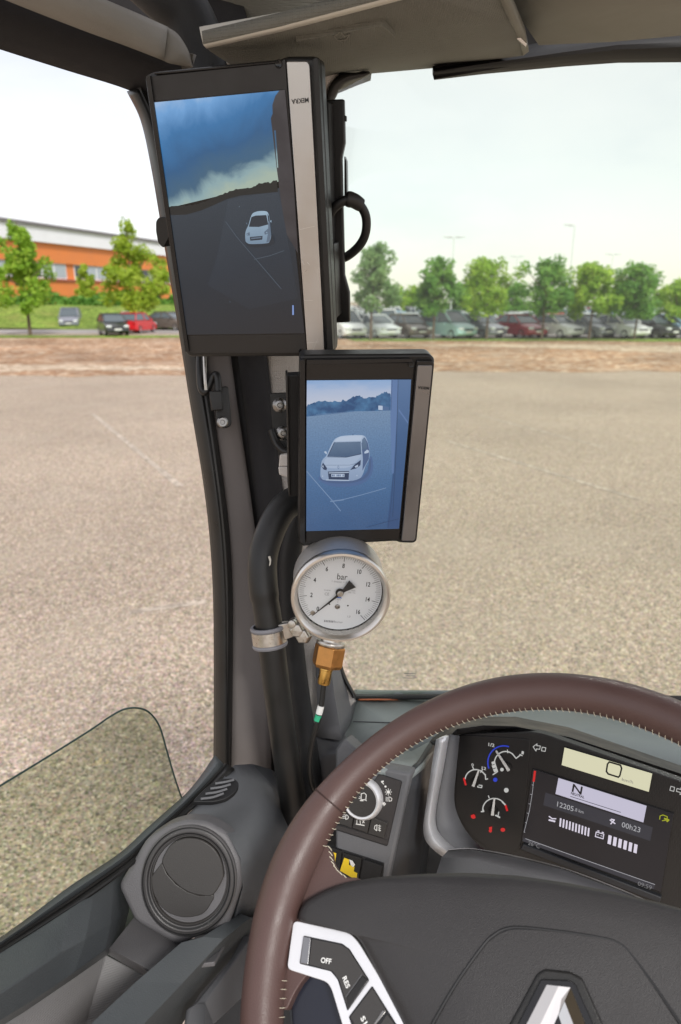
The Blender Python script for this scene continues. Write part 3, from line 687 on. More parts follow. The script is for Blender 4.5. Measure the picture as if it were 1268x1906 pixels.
ribbon('windshield_seal', [(634, 134), (606, 190), (596, 400), (592, 640), (590, 740), (592, 900), (600, 1010), (608, 1130), (631, 1242), (659, 1300)],
       [(690, 136), (622, 186), (604, 400), (601, 640), (598, 740), (600, 900), (608, 1010), (616, 1130), (638, 1240), (664, 1296)], M['seal'], .045, .05, .008, .002)
# pillar foot
fr = camframe(620, 1330, .90, (.05, .25, .97), (1, 0, 0))
o = link('pillar_foot', fixn(gridmesh([[P(588, 1215, .868), P(612, 1200, .872), P(630, 1235, .90), P(640, 1262, .93)], [P(590, 1300, .862), P(622, 1290, .858), P(644, 1285, .90), P(655, 1292, .94)],
     [P(589, 1345, .856), P(632, 1350, .842), P(652, 1318, .90), P(664, 1300, .95)], [P(589, 1372, .852), P(636, 1378, .838), P(646, 1360, .87), P(656, 1340, .92)]])), t, M['dash'], smooth=True, solid=.015)
# cable clip block and cable on the pillar
t = thing('cable_clip', P(415, 760, .79), 'small black cable clip block with a round screw on the brown pillar trim', 'cable clip')
fr = camframe(407, 745, .795, (.25, -.1, .96), (1, .05, -.2))
slab('clip_plate', fr, rnd([(399, 722), (425, 718), (432, 790), (424, 797), (404, 795)], 6), -.01, .004, M['blk'], t, .0015)
slab('clip_block', fr, [(390, 728), (412, 727), (416, 763), (395, 764)], .0, .016, M['blk'], t, .001)
f2 = Frame(fr.pw(414, 786, .004), fr.n, fr.x)
lathe('screw', f2, [(.0065, 0), (.0065, .003), (.005, .0045), (.0028, .0045), (.0022, .002), (.0001, .002)], M['screw'], t, n=20)
tag(tube('monitor_cable', cr([P(372, 640, .79), P(372, 690, .785), P(374, 720, .785), P(381, 730, .785), P(389, 718, .785), P(396, 702, .785), P(404, 699, .782), P(407, 728, .782)], 6), .0042, M['blk'], None, 10),
    'thin black cable looping from the big monitor into the clip block', 'cable')
tag(tube('metal_rod', cr([P(380, 640, .78), P(382, 700, .78), P(384, 726, .782)], 5), .0022, M['zinc'], None, 8), 'thin rod hanging beside the looped black cable', 'rod')
# black bracket plate with two screws, pale plug
t = thing('monitor_mount_plate', P(520, 830, .80), 'black mounting plate with two screws beside the small monitor', 'bracket')
fr = camframe(520, 780, .80, (.1, -.2, .97), (1, 0, 0))
slab('plate', fr, rnd([(502, 732), (575, 728), (575, 860), (520, 850), (509, 815)], 4), -.006, 0, M['blk'], t, .001)
for (x, y) in ((521, 754), (527, 806)):
    f2 = Frame(fr.pw(x, y, 0), fr.n, fr.x); lathe('screw', f2, [(.0085, 0), (.0085, .002), (.006, .004), (.0052, .0045), (.003, .0045), (.0022, .002), (.0001, .002)], M['screw'], t, n=20)
tag(tube('connector_cable', cr([P(505, 800, .80), P(513, 822, .80), P(526, 838, .795), P(545, 845, .79)], 6), .004, M['blk'], None, 10), 'short black cable curving under the mounting plate screws', 'cable')
t = thing('connector_plug', P(530, 880, .775), 'pale grey connector plug beside the small monitor bracket', 'plug')
fr = camframe(530, 870, .775, (0, -.2, .98), (1, .1, 0))
slab('plug_housing', fr, [(521, 847), (545, 844), (545, 868), (519, 868)], -.012, 0, M['plug'], t, .0012)
slab('plug_collar', fr, [(518, 869), (545, 869), (545, 905), (534, 888), (520, 884)], -.014, .002, M['plug'], t, .0012)

# ---- header above the side window
t = thing('side_window_header', P(150, 150, .72), 'grey header trim with dark flocked band above the open side window', 'header trim')
def strip3(name, top, bot, m, dt, db, bulge=0, solid=.012, parent=None, n=5):
    rows = []
    A_, B_ = cr(top, n), cr(bot, n)
    for a, b in zip(A_, B_):
        rows.append([P(a[0] + (b[0] - a[0]) * s, a[1] + (b[1] - a[1]) * s, dt + (db - dt) * s - bulge * math.sin(math.pi * s) + (a[2] if len(a) > 2 else 0)) for s in [i / 6 for i in range(7)]])
    return link(name, fixn(gridmesh(rows)), parent, m, smooth=True, solid=solid)
# (x, y, extra depth): the header runs away from the eye toward the pillar
strip3('flocked_band', [(-260, -200, -.22), (-60, -110, -.12), (0, -60, -.09), (150, 15, -.04), (290, 80, .0), (350, 112, .02)], [(-260, 15, -.22), (-60, 70, -.12), (0, 92, -.09), (120, 130, -.04), (240, 168, .0), (290, 200, .02)], M['darkfab'], .70, .73, .012, parent=t)
strip3('grey_trim', [(-200, -170, -.2), (-40, -110, -.14), (60, -60, -.10), (199, 0, -.05), (262, 27, -.02), (313, 50, .0)], [(-260, -110, -.2), (-110, -52, -.14), (10, 0, -.10), (150, 55, -.05), (230, 84, -.02), (305, 113, .0)], M['trimgrey'], .675, .675, .008, parent=t)
strip3('end_cap', [(312, 50, 0), (330, 62, .003), (345, 83, .008), (355, 105, .015), (360, 124, .02)], [(304, 113, 0), (316, 118, .003), (330, 121, .008), (345, 124, .015), (358, 126, .02)], M['trimgrey'], .677, .679, .004, parent=t)
# ---- roof corner
t = thing('roof_corner', P(330, 60, .80), 'dark roof corner with woven headliner above the big monitor', 'roof lining')
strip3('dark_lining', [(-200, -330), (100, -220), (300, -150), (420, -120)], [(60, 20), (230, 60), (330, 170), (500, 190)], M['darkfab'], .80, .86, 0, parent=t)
tube('pillar_top_curve', cr([P(230, -80, .74), P(300, -15, .75), P(345, 25, .76), P(368, 70, .77), P(385, 115, .78), P(400, 170, .79)], 5), [.028] * 26, M['blkmat'], t, 18)  # curved black top of the pillar, shaped as a tube
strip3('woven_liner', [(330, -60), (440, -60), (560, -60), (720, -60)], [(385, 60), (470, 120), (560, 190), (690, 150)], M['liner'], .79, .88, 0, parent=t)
link('liner_corner', fixn(gridmesh([[P(560, 90, .85), P(620, 90, .85), P(720, 90, .87)], [P(570, 150, .85), P(625, 135, .86), P(694, 134, .88)], [P(585, 200, .85), P(606, 178, .86), P(640, 152, .87)], [P(588, 300, .85), P(598, 260, .86), P(602, 230, .865)]])), t, M['liner'], smooth=True, solid=.01)
tag(link('plastic_tab', slabmesh(camframe(428, 110, .765, (0, 0, 1), (1, 0, 0)), [(419, 105), (443, 114), (440, 116), (422, 117)], -.003, 0), None, M['plug']), 'tiny pale tab poking out above the big monitor', 'tab')
# ---- overhead shelf / visors
t = thing('sun_visor', P(700, 60, .66), 'grey woven visor board with a front edge brightened as if catching light, right above the big monitor', 'sun visor')
g = [[P(378, 83, .60), P(520, 50, .575), P(640, 18, .555), P(760, -14, .535), P(915, -50, .52)],
     [P(392, 96, .66), P(520, 92, .63), P(650, 72, .61), P(800, 50, .60), P(948, 38, .585)],
     [P(432, 122, .74), P(545, 134, .72), P(668, 112, .70), P(830, 95, .69), P(966, 72, .66)],
     [P(560, 210, .86), P(600, 186, .85), P(692, 137, .82), P(840, 124, .80), P(976, 103, .76)]]
link('visor_board', fixn(gridmesh(g)), t, M['liner'], smooth=True, solid=.010)
link('front_edge', fixn(gridmesh([[P(371, 50, .60), P(520, 23, .575), P(640, -2, .555), P(760, -30, .535), P(915, -62, .52)], g[0]])), t, M['visoredge'], smooth=True, solid=.006)
rows = [[P(912, -60, .519), P(935, -60, .515)], [P(928, -5, .55), P(944, -6, .55)], [P(948, 38, .584), P(962, 36, .582)], [P(966, 72, .659), P(978, 70, .655)], [P(974, 104, .757), P(985, 96, .75)]]
link('side_edge', fixn(gridmesh(rows)), t, M['visor'], smooth=True, solid=.008)
fr = camframe(640, 80, .60, (.02, -.93, .36), (1, 0, 0))
ev = Frame(P(635, 68, .603), (P(520, 92, .63) - P(640, 22, .555)).cross(P(800, 50, .60) - P(640, 22, .555)), TR)
if ev.n.z > 0: ev = Frame(ev.o, -ev.n, ev.x)
slab('raised_panel', ev, rnd([(548, 78), (712, 48), (738, 70), (600, 96)], 6), -.004, .003, M['liner'], t, .002)
link('emblem', joinm([flatmesh(ev, [p], .0036) for p in line([(622, 68), (634, 60), (642, 68), (652, 64), (644, 74), (630, 76), (622, 68)], 2.2)])[0], t, M['visor'])
t = thing('visor_hinge_clip', P(968, 70, .67), 'shiny metal hinge clip between the two overhead visor boards', 'clip')
fr = camframe(968, 68, .655, (-.2, -.5, .85), (1, 0, 0))
slab('clip_arm', fr, [(955, 54), (963, 52), (965, 64), (981, 80), (979, 88), (963, 74)], -.004, .0, M['chrome'], t, .0006)
t = thing('passenger_visor', P(1130, 20, .70), 'plain grey visor board at the top right of the windscreen', 'sun visor')
link('visor_board', fixn(gridmesh([[P(905, -60, .55), P(1100, -60, .56), P(1500, -60, .57)], [P(955, 15, .62), P(1120, 10, .63), P(1500, 0, .64)], [P(1003, 84, .74), P(1140, 78, .74), P(1500, 45, .72)]])), t, M['visor'], smooth=True, solid=.014)
t = thing('roller_blind', P(1000, 130, .80), 'black roller blind cassette along the top of the windscreen', 'blind')
rows = []
for x, yt, yb in ((808, 118, 149), (900, 100, 138), (1050, 70, 124), (1150, 50, 117), (1268, 40, 116), (1500, 20, 118)):
    rows.append([P(x, yt + (yb - yt) * s, .80 + (0 if s < .8 else .0) - .03 * math.sin(math.pi * s)) for s in [i / 8 for i in range(9)]])
link('gap_cover', pyd([P(880, -70, .80), P(1030, -70, .80), P(1015, 112, .86), P(925, 118, .86)], [[0, 1, 2, 3]]), t, M['blkmat'], solid=.006)
link('cassette', fixn(gridmesh(rows)), t, M['blkmat'], smooth=True, solid=.01)
# roof over the driver, unseen; blocks overhead light, kept short behind for sun
o = link('cab_roof', fixn(gridmesh([[CAMP + TR * a + TF * b + UP * h for a in (-.48, 0, .6, 1.5)] for b, h in ((.72, .46), (.3, .50), (-.1, .52))])), None, M['liner'], solid=.02)
tag(o, 'unseen woven grey roof lining over the driver, cut short to admit sun', 'roof')
# ---- glass
rows = [[P(x, y, d) for x, y, d in r] for r in (
    [(596, 60, .80), (700, 60, .86), (900, 40, .92), (1150, 20, .95), (1600, 0, .90)],
    [(598, 640, .862), (700, 640, .93), (900, 640, 1.02), (1150, 640, 1.07), (1600, 640, 1.02)],
    [(606, 1010, .89), (720, 1010, .97), (900, 1010, 1.07), (1150, 1010, 1.13), (1600, 1010, 1.07)],
    [(660, 1302, .945), (740, 1302, 1.02), (900, 1302, 1.10), (1150, 1302, 1.16), (1600, 1330, 1.08)])]
t = thing('windscreen', P(900, 1302, 1.1), 'large clear windscreen with a faint green tint', 'windscreen')
link('glass', gridmesh(rows), t, M['windshield'], smooth=True)
wf = camframe(764, 1262, .985, (-.4, .1, .9), (1, 0, .44))
mk = [p for (x0, x1, y) in ((752, 777, 1254), (755, 775, 1258), (751, 778, 1262)) for p in line([(x0 + k * 3.6, y) for k in range(int((x1 - x0) / 3.6) + 1)], 1.1) ]
link('etched_marking', flatmesh(wf, mk[::1], .0), t, M['inkgrey'])
# half-lowered side window
t = thing('side_window_glass', PL(150, 1500, -.45), 'greenish half-lowered side window pane with a rounded corner', 'window pane')
edge = cr([(-300, 1640), (-120, 1535), (0, 1463), (100, 1402), (170, 1358), (205, 1334), (232, 1320), (258, 1318), (279, 1327), (297, 1352), (310, 1395), (326, 1450), (343, 1500), (352, 1540)], 5)
pl_f = Frame(CAMP - TR * .452, TR, TF)
pts = [(p.x, p.y) for p in edge] + [(352, 1700), (0, 1950), (-300, 2150)]
me = flatmesh(pl_f, [pts], 0); link('pane', me, t, M['sideglass'])
em = mat('glass_edge', (.03, .05, .045), .2)
link('ground_edge', tubemesh([PL(p.x, p.y, -.452) for p in edge],   .0010, 6), t, em, smooth=True)
# ---- grab handle
t = thing('grab_handle', P(545, 1500, .79), 'thick black tubular grab handle bending beside the gauge', 'grab handle')
path = cr([P(600, 905, .79), P(560, 925, .775), P(528, 946, .765), (P(505, 985, .757)), P(490, 1035, .752), P(490, 1090, .75), P(499, 1150, .752), P(508, 1220, .757), P(519, 1310, .765), P(533, 1410, .775), P(548, 1510, .785), P(560, 1590, .795)], 6)
n_ = len(path); rad = [.0162 if i < n_ * .48 else .0150 for i in range(n_)]
tube('tube', path, rad, M['blk'], t, 28)
nick = camframe(502, 1043, .734, (0, .05, 1), (1, 0, 0))
link('scratch', flatmesh(nick, [[(499, 1036), (503, 1035), (505, 1042), (504, 1051), (501, 1054), (502, 1045)]], .0), t, M['visoredge'])
tube('rear_post', cr([P(575, 930, .80), P(545, 1010, .81), P(540, 1100, .82), P(552, 1250, .83), P(574, 1400, .84), P(592, 1540, .84)], 5), .0125, M['blkmat'], t, 16)

# ================================================================== MONITORS
def ct(pts, sx, ox, oy): return [(ox + x / sx, oy + y / sx) for x, y in pts]
def jag(pts, amp, n, seed, clump=True):
    rr = random.Random(seed); o = []
    for a, b in zip(pts[:-1], pts[1:]):
        for k in range(n):
            u = k / n; o.append((a[0] + (b[0] - a[0]) * u, a[1] + (b[1] - a[1]) * u - abs(rr.gauss(0, amp))))
    o.append(pts[-1]); return o
# --- big monitor
m1 = camframe(446, 395, .66, (-.195, -.43, .88), (.98, -.035, .19))
t = thing('mirror_monitor', m1.w(0, -.13, -.02), 'large portrait monitor with bright metal side bar showing a white car under dark blue clouds', 'monitor')
outer = rnd([(268, 140), (284, 133), (520, 110), (534, 104), (588, 104), (597, 112), (623, 650), (616, 661), (560, 664), (352, 665), (343, 655)], 9)
slab('housing', m1, outer, -.022, -.002, M['blk'], t, .0035, seg=3)
slab('rear_cover', m1, [(300, 160), (585, 130), (608, 640), (372, 640)], -.038, -.021, M['blkmat'], t, .004)
slab('bezel', m1, rnd([(279, 142), (523, 117), (528, 110), (531, 110), (571, 657), (356, 657), (346, 645)], 5), -.006, .0015, M['bezel'], t, .001)
slab('left_rail', m1, rnd([(271, 142), (279, 139), (352, 655), (345, 655)], 2), -.008, .004, M['blkgloss'], t, .0015)
slab('rounded_edge', m1, rnd([(583, 108), (592, 107), (620, 652), (611, 657)], 4), -.006, .0045, M['blk'], t, .003, seg=3)
slab('top_rail', m1, [(286, 134), (518, 112), (519, 117), (287, 139)], -.006, .0028, M['blkgloss'], t, .001)
for x, y in ((519, 119), (562, 655)):
    lathe('screw_hole', Frame(m1.pw(x, y, .0016), m1.n, m1.x), [(.0035, .0), (.0030, .0006), (.0022, .0001), (.0001, .0001)], M['blkgloss'], t, n=16)
bar = slab('side_bar', m1, rnd([(533, 114), (572, 114), (576, 120), (604, 650), (601, 656), (572, 656)], 4), -.004, .0032, M['brushed'], t, .0006)
scr = slab('screen', m1, rnd([(286, 187), (531, 166), (567, 622), (349, 625)], 2), -.004, .0019, M['blkgloss'], t, .0003)
C1 = lambda p: ct(p, 2.882, 260, 90)
skyblue = picmat('screen_clouds', [(0., (.40, .50, .42)), (.10, (.28, .42, .45)), (.20, (.05, .13, .22)), (.38, (.022, .11, .26)), (.60, (.035, .18, .42)), (.80, (.16, .38, .72)), (1., (.50, .66, .88))], .20, 1.20, .26, .62, .24, 2.0, detail=9); skyglow = picmat('screen_horizon_glow', [(0., (.62, .60, .42)), (.35, (.45, .50, .42)), (.75, (.10, .22, .30)), (1., (.04, .12, .22))], -.2, .2, .26, .62, .22, 6, stretch=2.)
paleblue = emis('screen_pale_cloud', (.42, .62, .9), .8, (50, (.10, .26, .58), (.50, .68, .95)))
gdark = picmat('screen_dark_ground', [(0., (.020, .021, .026)), (.5, (.018, .028, .042)), (1., (.040, .058, .080))], -1.3, .3, .25, .50, .08, 3, speck=.18, sscale=90); gd2 = picmat('screen_mid_ground', [(0., (.022, .024, .030)), (.5, (.024, .037, .056)), (1., (.050, .070, .095))], -1.3, .3, .25, .50, .08, 3, speck=.18, sscale=90)
tdark = emis('screen_tree_line', (.012, .013, .012), .6); trk = emis('screen_truck_side', (.045, .038, .04), .6, (40, (.035, .03, .034), (.06, .055, .06)))
cwh = picmat('screen_car_paint', [(0., (.16, .24, .34)), (.5, (.30, .42, .54)), (1., (.46, .62, .74))], -.35, .2, .0, .62, .12, 6); csh = emis('screen_car_shade', (.12, .17, .24), .6); csd = emis('screen_car_shadow', (.018, .026, .038), .6); cgl = emis('screen_car_glass', (.02, .028, .04), .7); cln = emis('screen_ground_line', (.085, .115, .15), .6)
bluewin = emis('screen_cursor', (.2, .3, .6), .7)
hz = [(158, 852), (240, 845), (290, 842), (340, 830), (400, 800), (470, 778), (540, 755), (600, 750), (640, 730), (700, 725), (738, 708)]
treel = C1(jag(hz, 4, 6, 3)) + C1([(742, 770), (640, 780), (540, 790), (470, 808), (400, 840), (330, 870), (250, 892), (166, 895)])
whole = C1([(78, 287), (780, 222), (885, 1528), (255, 1536)])
body = C1(cr([(568, 1030), (568, 985), (585, 945), (600, 895), (620, 878), (658, 872), (688, 880), (698, 925), (694, 970), (706, 1000), (698, 1035), (680, 1046), (600, 1050), (578, 1044)], 3, True))
flats('screen_picture', m1, [
    (skyblue, [C1([(80, 290), (778, 224), (806, 700), (158, 856)])]),
    (gdark, [C1([(163, 880), (330, 858), (470, 800), (620, 772), (800, 740), (885, 1528), (255, 1536)])]),
    (gd2, [C1([(475, 812), (640, 782), (742, 768), (760, 830), (850, 1340), (590, 1400), (365, 1270)])]),
    (gdark, [C1([(165, 890), (475, 812), (420, 1100), (365, 1270), (240, 1400)])]),
    (tdark, [treel]),
    (trk, [C1([(750, 226), (780, 222), (826, 720), (745, 712), (735, 640), (712, 440), (704, 375), (714, 350), (712, 305), (728, 255)]), C1([(745, 712), (826, 715), (850, 1100), (790, 1000), (760, 830)])]),
    (skyblue, [C1([(722, 440), (738, 640), (744, 640), (730, 440)])]),
    (cln, [C1(q) for q in line([(462, 930), (520, 1010), (640, 1150), (760, 1290)], 3) + line([(615, 1132), (700, 1112), (775, 1085)], 3)]),
    (csd, [C1(cr([(572, 1040), (640, 1030), (706, 1000), (722, 1020), (716, 1052), (640, 1068), (585, 1062)], 4, True))]),
    (cwh, [body]), (csh, [C1([(686, 885), (699, 930), (706, 1000), (698, 1035), (680, 1042), (690, 985), (690, 930)])]),
    (cgl, [C1([(586, 957), (600, 905), (622, 897), (680, 894), (690, 945), (640, 958)]), C1([(592, 1012), (660, 1006), (658, 1026), (594, 1032)]), C1([(686, 886), (694, 900), (697, 930), (690, 925)])]),
    (csh, [C1([(572, 995), (590, 985), (592, 1004), (576, 1004)]), C1([(668, 985), (694, 962), (692, 992), (672, 1000)]), C1([(598, 1016), (654, 1011), (653, 1018), (599, 1024)]), C1([(570, 938), (577, 934), (578, 946)])]),
    (cwh, [C1(circ(682, 988, 4, 8)), C1(circ(578, 998, 3, 8)), C1(circ(535, 850, 1.6, 6)), C1(circ(485, 1360, 2, 6)), C1([(698, 925), (708, 922), (706, 936)])]),
    (bluewin, [C1([(819, 1378), (827, 1378), (828, 1430), (819, 1430)])])], scr, base=.0022, step=.0001)
def flip_mekra(fr, px, py, h, ang, off, parent, m):
    q = fr.px(px, py, off); lettering('maker_lettering', [textpolys('MEKRA', fr, q.x, q.y, h, off, math.pi + ang, .95, bold=.0001)], m, parent)
def alongx(fr, a, b, off):
    p, q = fr.px(*a, off), fr.px(*b, off); return math.atan2((q - p).y, (q - p).x)
flip_mekra(m1, 559, 187, .0052, alongx(m1, (545, 189), (573, 186), .0034), .0035, bar, M['ink'])
sc = [C1(q) for q in line([(862, 972), (900, 962), (938, 955)], 1.6) + line([(885, 1352), (930, 1352)], 1.5) + line([(870, 1135), (884, 1160)], 2) + line([(900, 1148), (914, 1163)], 2.5) + line([(900, 1580), (960, 1575)], 1.4) + line([(930, 1620), (955, 1560)], 1)]
link('scratches', flatmesh(m1, sc, .0036), bar, M['white'])
# mounting bracket behind the big monitor
t = thing('monitor_bracket', m1.w(.10, 0, -.05), 'long black folded bracket behind the right side of the big monitor', 'bracket')
bf = Frame(m1.w(0, 0, -.055), m1.n, m1.x)
slab('bracket_plate', bf, [(590, 186), (640, 184), (642, 266), (636, 295), (641, 512), (650, 545), (651, 600), (600, 602)], -.008, .0, M['blk'], t, .0015)
slab('bracket_flange', bf, [(596, 190), (612, 190), (620, 600), (604, 600)], -.004, .022, M['blkmat'], t, .001)
slab('bracket_edge_strip', bf, rnd([(641, 290), (645, 300), (646, 360), (641, 370)], 2), -.012, -.004, M['blkgloss'], t, .001)
slab('lower_catch', bf, rnd([(612, 455), (622, 453), (627, 592), (617, 596)], 3), .0, .028, M['bezel'], t, .0015)
slab('edge_clip', bf, [(641, 214), (645, 216), (645, 226), (641, 226)], -.006, -.002, M['blkgloss'], t, .0006)
lathe('catch_screw', Frame(bf.pw(620, 588, .0285), bf.n, bf.x), [(.003, 0), (.003, .001), (.0015, .001), (.0001, .0005)], M['screw'], t, n=14)
t2 = thing('round_switch', m1.w(-.09, .0, -.05), 'small dark knob peeking out behind the left edge of the big monitor', 'knob')
kf = Frame(m1.w(0, 0, -.02), m1.n, m1.x)
slab('knob_body', kf, rnd([(296, 404), (290, 412), (290, 430), (294, 452), (304, 462), (316, 440), (312, 404)], 4), -.016, 0, M['blk'], t2, .003)
t = thing('monitor_signal_cable', bf.pw(650, 370, .01), 'thick black cable looping out beside the big monitor bracket', 'cable')
tube('cable', cr([bf.pw(600, 430, .012), bf.pw(612, 402, .012), bf.pw(627, 382, .014), bf.pw(648, 372, .012), bf.pw(668, 380, .006), bf.pw(681, 402, .0), bf.pw(681, 432, -.004), bf.pw(670, 456, -.008), bf.pw(648, 476, -.014), bf.pw(625, 486, -.02)], 7), .0046, M['blk'], t, 14)
tube('boot', cr([bf.pw(645, 370, .012), bf.pw(658, 373, .0095), bf.pw(672, 382, .005)], 4), [.0068, .0074, .0076, .0074, .0072, .0072, .0070, .0068, .0064], M['bezel'], t, 16)
# --- small monitor
m2 = camframe(676, 843, .68, (.12, -.48, .868), (.992, .032, -.12))
t = thing('mirror_monitor', m2.w(0, -.10, -.02), 'smaller monitor above the gauge showing a white car on a blue-tinted lot', 'monitor')
C2 = lambda p: ct(p, 3.729, 500, 640)
slab('housing', m2, rnd([(559, 666), (566, 661), (800, 659), (810, 668), (776, 1008), (770, 1012), (744, 1011), (738, 1008), (570, 1017), (563, 1018), (556, 1008)], 6), -.022, -.002, M['blk'], t, .003, seg=3)
slab('rear_cover', m2, [(575, 690), (785, 680), (760, 985), (572, 990)], -.036, -.021, M['blkmat'], t, .004)
slab('bezel', m2, rnd([(569, 676), (770, 674), (772, 680), (744, 1004), (569, 1011)], 3), -.006, .0015, mat('black_bezel', (.014, .012, .011), .35, bump=.15, bscale=2500), t, .001)
slab('left_rail', m2, rnd([(559, 670), (568, 670), (568, 1012), (558, 1010)], 2), -.008, .004, M['blkgloss'], t, .0022)
slab('top_rail', m2, rnd([(571, 670), (765, 668), (770, 674), (571, 679)], 2), -.006, .0035, M['blkgloss'], t, .0016)
slab('right_frame', m2, rnd([(776, 671), (806, 671), (809, 677), (776, 1006), (772, 1010), (746, 1009)], 4), -.006, .0022, M['blkgloss'], t, .001)
bar = slab('side_bar', m2, rnd([(778, 680), (804, 680), (805, 684), (773, 1004), (770, 1007), (748, 1007)], 3), -.004, .0034, M['brushed2'], t, .0005)
flip_mekra(m2, 789, 722, .0037, alongx(m2, (776, 722), (800, 724), .0034), .0037, bar, M['ink'])
lathe('screw_hole', Frame(m2.pw(766, 679, .0036), m2.n, m2.x), [(.003, .0), (.0026, .0005), (.002, .0001), (.0001, .0001)], M['blk'], t, n=14)
scr = slab('screen', m2, rnd([(570, 708), (767, 706), (744, 984), (569, 990)], 2), -.004, .0019, M['blkgloss'], t, .0003)
s_sky = picmat('screen2_sky', [(0., (.62, .66, .78)), (.45, (.48, .58, .78)), (.8, (.25, .44, .76)), (1., (.10, .28, .66))], .50, .84, .0, .56, .16, 4, stretch=3.); s_tree = emis('screen2_trees', (.03, .10, .22), .7, (140, (.02, .07, .18), (.06, .17, .33)))
s_gf = picmat('screen2_ground', [(0., (.048, .112, .25)), (.35, (.075, .168, .34)), (.7, (.13, .24, .42)), (1., (.20, .31, .47))], -.82, .55, .0, .60, .06, 3, speck=.14, sscale=70); s_gn = s_gf
s_tr = picmat('screen2_truck', [(0., (.045, .10, .24)), (.6, (.06, .14, .31)), (1., (.12, .22, .42))], -.82, .84, .0, .55, .1, 2); s_trl = emis('screen2_truck_light', (.13, .23, .46), .56); s_w = picmat('screen2_car_paint', [(0., (.20, .28, .44)), (.4, (.30, .40, .58)), (1., (.46, .57, .74))], -.55, .35, .0, .60, .10, 5); s_w2 = emis('screen2_white_bright', (.50, .60, .76), .60); s_w3 = emis('screen2_hood', (.40, .50, .67), .60)
s_sh = emis('screen2_shade', (.075, .13, .27), .6); s_s1 = emis('screen2_soft_shade', (.085, .155, .33), .6); s_dk = emis('screen2_dark', (.03, .055, .12), .6); s_gl = picmat('screen2_car_glass', [(0., (.06, .11, .20)), (1., (.17, .25, .36))], .0, .35, .0, .7, .2, 8); s_ln = emis('screen2_line', (.20, .30, .48), .60); s_mid = s_gf
tl = C2(jag([(265, 440), (310, 412), (350, 402), (420, 405), (480, 405), (540, 402), (590, 372), (630, 360), (655, 385), (700, 378), (745, 376), (780, 350), (820, 340), (848, 352)], 6, 5, 8)) + C2([(850, 462), (600, 470), (400, 490), (264, 505)])
flats('screen_picture', m2, [
    (s_sky, [C2([(266, 254), (990, 248), (975, 470), (264, 500)])]),
    (s_gf, [C2([(264, 500), (420, 488), (600, 466), (980, 455), (906, 1283), (262, 1300)])]), 
    (s_tree, [tl]),
    (s_w2, [C2([(762, 428), (792, 430), (792, 460), (762, 458)])]), (s_tr, [C2([(792, 430), (836, 438), (836, 462), (792, 460)])]),
    (s_tr, [C2([(855, 248), (990, 248), (978, 470), (905, 1283), (822, 1278), (862, 900)])]),
    (s_trl, [C2([(852, 250), (896, 250), (892, 470), (868, 900), (855, 900), (846, 470)]), C2([(905, 450), (968, 540), (968, 556), (903, 466)])]),
    (s_dk, [C2(q) for q in line([(900, 250), (888, 700), (862, 1200)], 3) + line([(858, 250), (852, 460)], 2) + line([(680, 1275), (800, 1240), (905, 1215)], 3) + line([(830, 1275), (850, 1120), (868, 900)], 2)]),
    (s_ln, [C2(q) for q in line([(266, 885), (330, 960), (440, 1085), (500, 1160)], 6) + line([(430, 1094), (520, 1082)], 8) + line([(520, 1080), (640, 1050), (740, 1022), (815, 1000)], 5) + line([(330, 490), (600, 468), (780, 470)], 2)]),
    (s_s1, [C2(cr([(350, 920), (650, 920), (705, 780), (726, 830), (718, 900), (672, 958), (570, 990), (420, 984)], 3, True))]),
    (s_sh, [C2(cr([(365, 930), (650, 930), (700, 800), (712, 830), (702, 895), (660, 942), (560, 968), (420, 964)], 3, True))]),
    (s_w, [C2(cr([(360, 900), (366, 830), (378, 800), (402, 775), (425, 725), (455, 668), (490, 645), (530, 637), (600, 633), (662, 637), (686, 675), (700, 735), (697, 800), (672, 850), (655, 905), (630, 935), (560, 952), (400, 948), (366, 930)], 3, True))]),
    (s_w2, [C2([(470, 662), (495, 645), (600, 636), (655, 640), (640, 672), (460, 678)]), C2(line([(415, 888), (558, 884)], 6)[0]), C2(line([(372, 932), (400, 944), (560, 948), (640, 930)], 5)[1])]),
    (s_w3, [C2(cr([(388, 838), (406, 792), (540, 789), (640, 772), (598, 828), (560, 856), (480, 864), (402, 858)], 3, True))]),
    (s_sh, [C2([(645, 690), (668, 648), (690, 690), (700, 740), (696, 800), (668, 850), (652, 880), (655, 800)])]),
    (s_gl, [C2([(412, 780), (456, 686), (640, 681), (644, 762), (600, 775), (540, 785)]), C2([(648, 740), (650, 665), (664, 648), (682, 690), (686, 726)])]),
    (s_dk, [C2([(412, 886), (560, 882), (556, 944), (418, 941)]), C2([(368, 850), (378, 824), (406, 862), (402, 878), (382, 872)]), C2([(566, 876), (598, 838), (641, 805), (638, 842), (610, 864)])] + [C2(q) for q in line([(410, 782), (456, 685)], 4) + line([(412, 784), (540, 787), (645, 764)], 4) + line([(456, 684), (642, 680)], 2) + line([(586, 626), (586, 634)], 4) + line([(378, 842), (560, 842), (610, 830)], 1.6)]),
    (s_w2, [C2([(436, 903), (527, 902), (527, 924), (437, 924)]), C2([(598, 850), (622, 838), (620, 855), (604, 860)]), C2([(384, 750), (398, 744), (406, 756), (402, 768)]), C2([(664, 752), (684, 734), (698, 742), (694, 756), (668, 762)]), C2(circ(614, 915, 4, 8)), C2(circ(376, 918, 4, 8)), C2([(372, 852), (378, 840), (384, 860)]), C2([(418, 893), (558, 889), (558, 895), (418, 899)])]),
    (s_sh, [C2(q) for q in line([(484, 846), (491, 857), (485, 868), (478, 857), (484, 846)], 2)] + [C2([(441 + k * 10.5, 907), (448 + k * 10.5, 907), (448 + k * 10.5, 920), (441 + k * 10.5, 920)]) for k in (0, 1, 3, 4, 5, 7)]),
    ], scr, base=.0022, step=.0001)
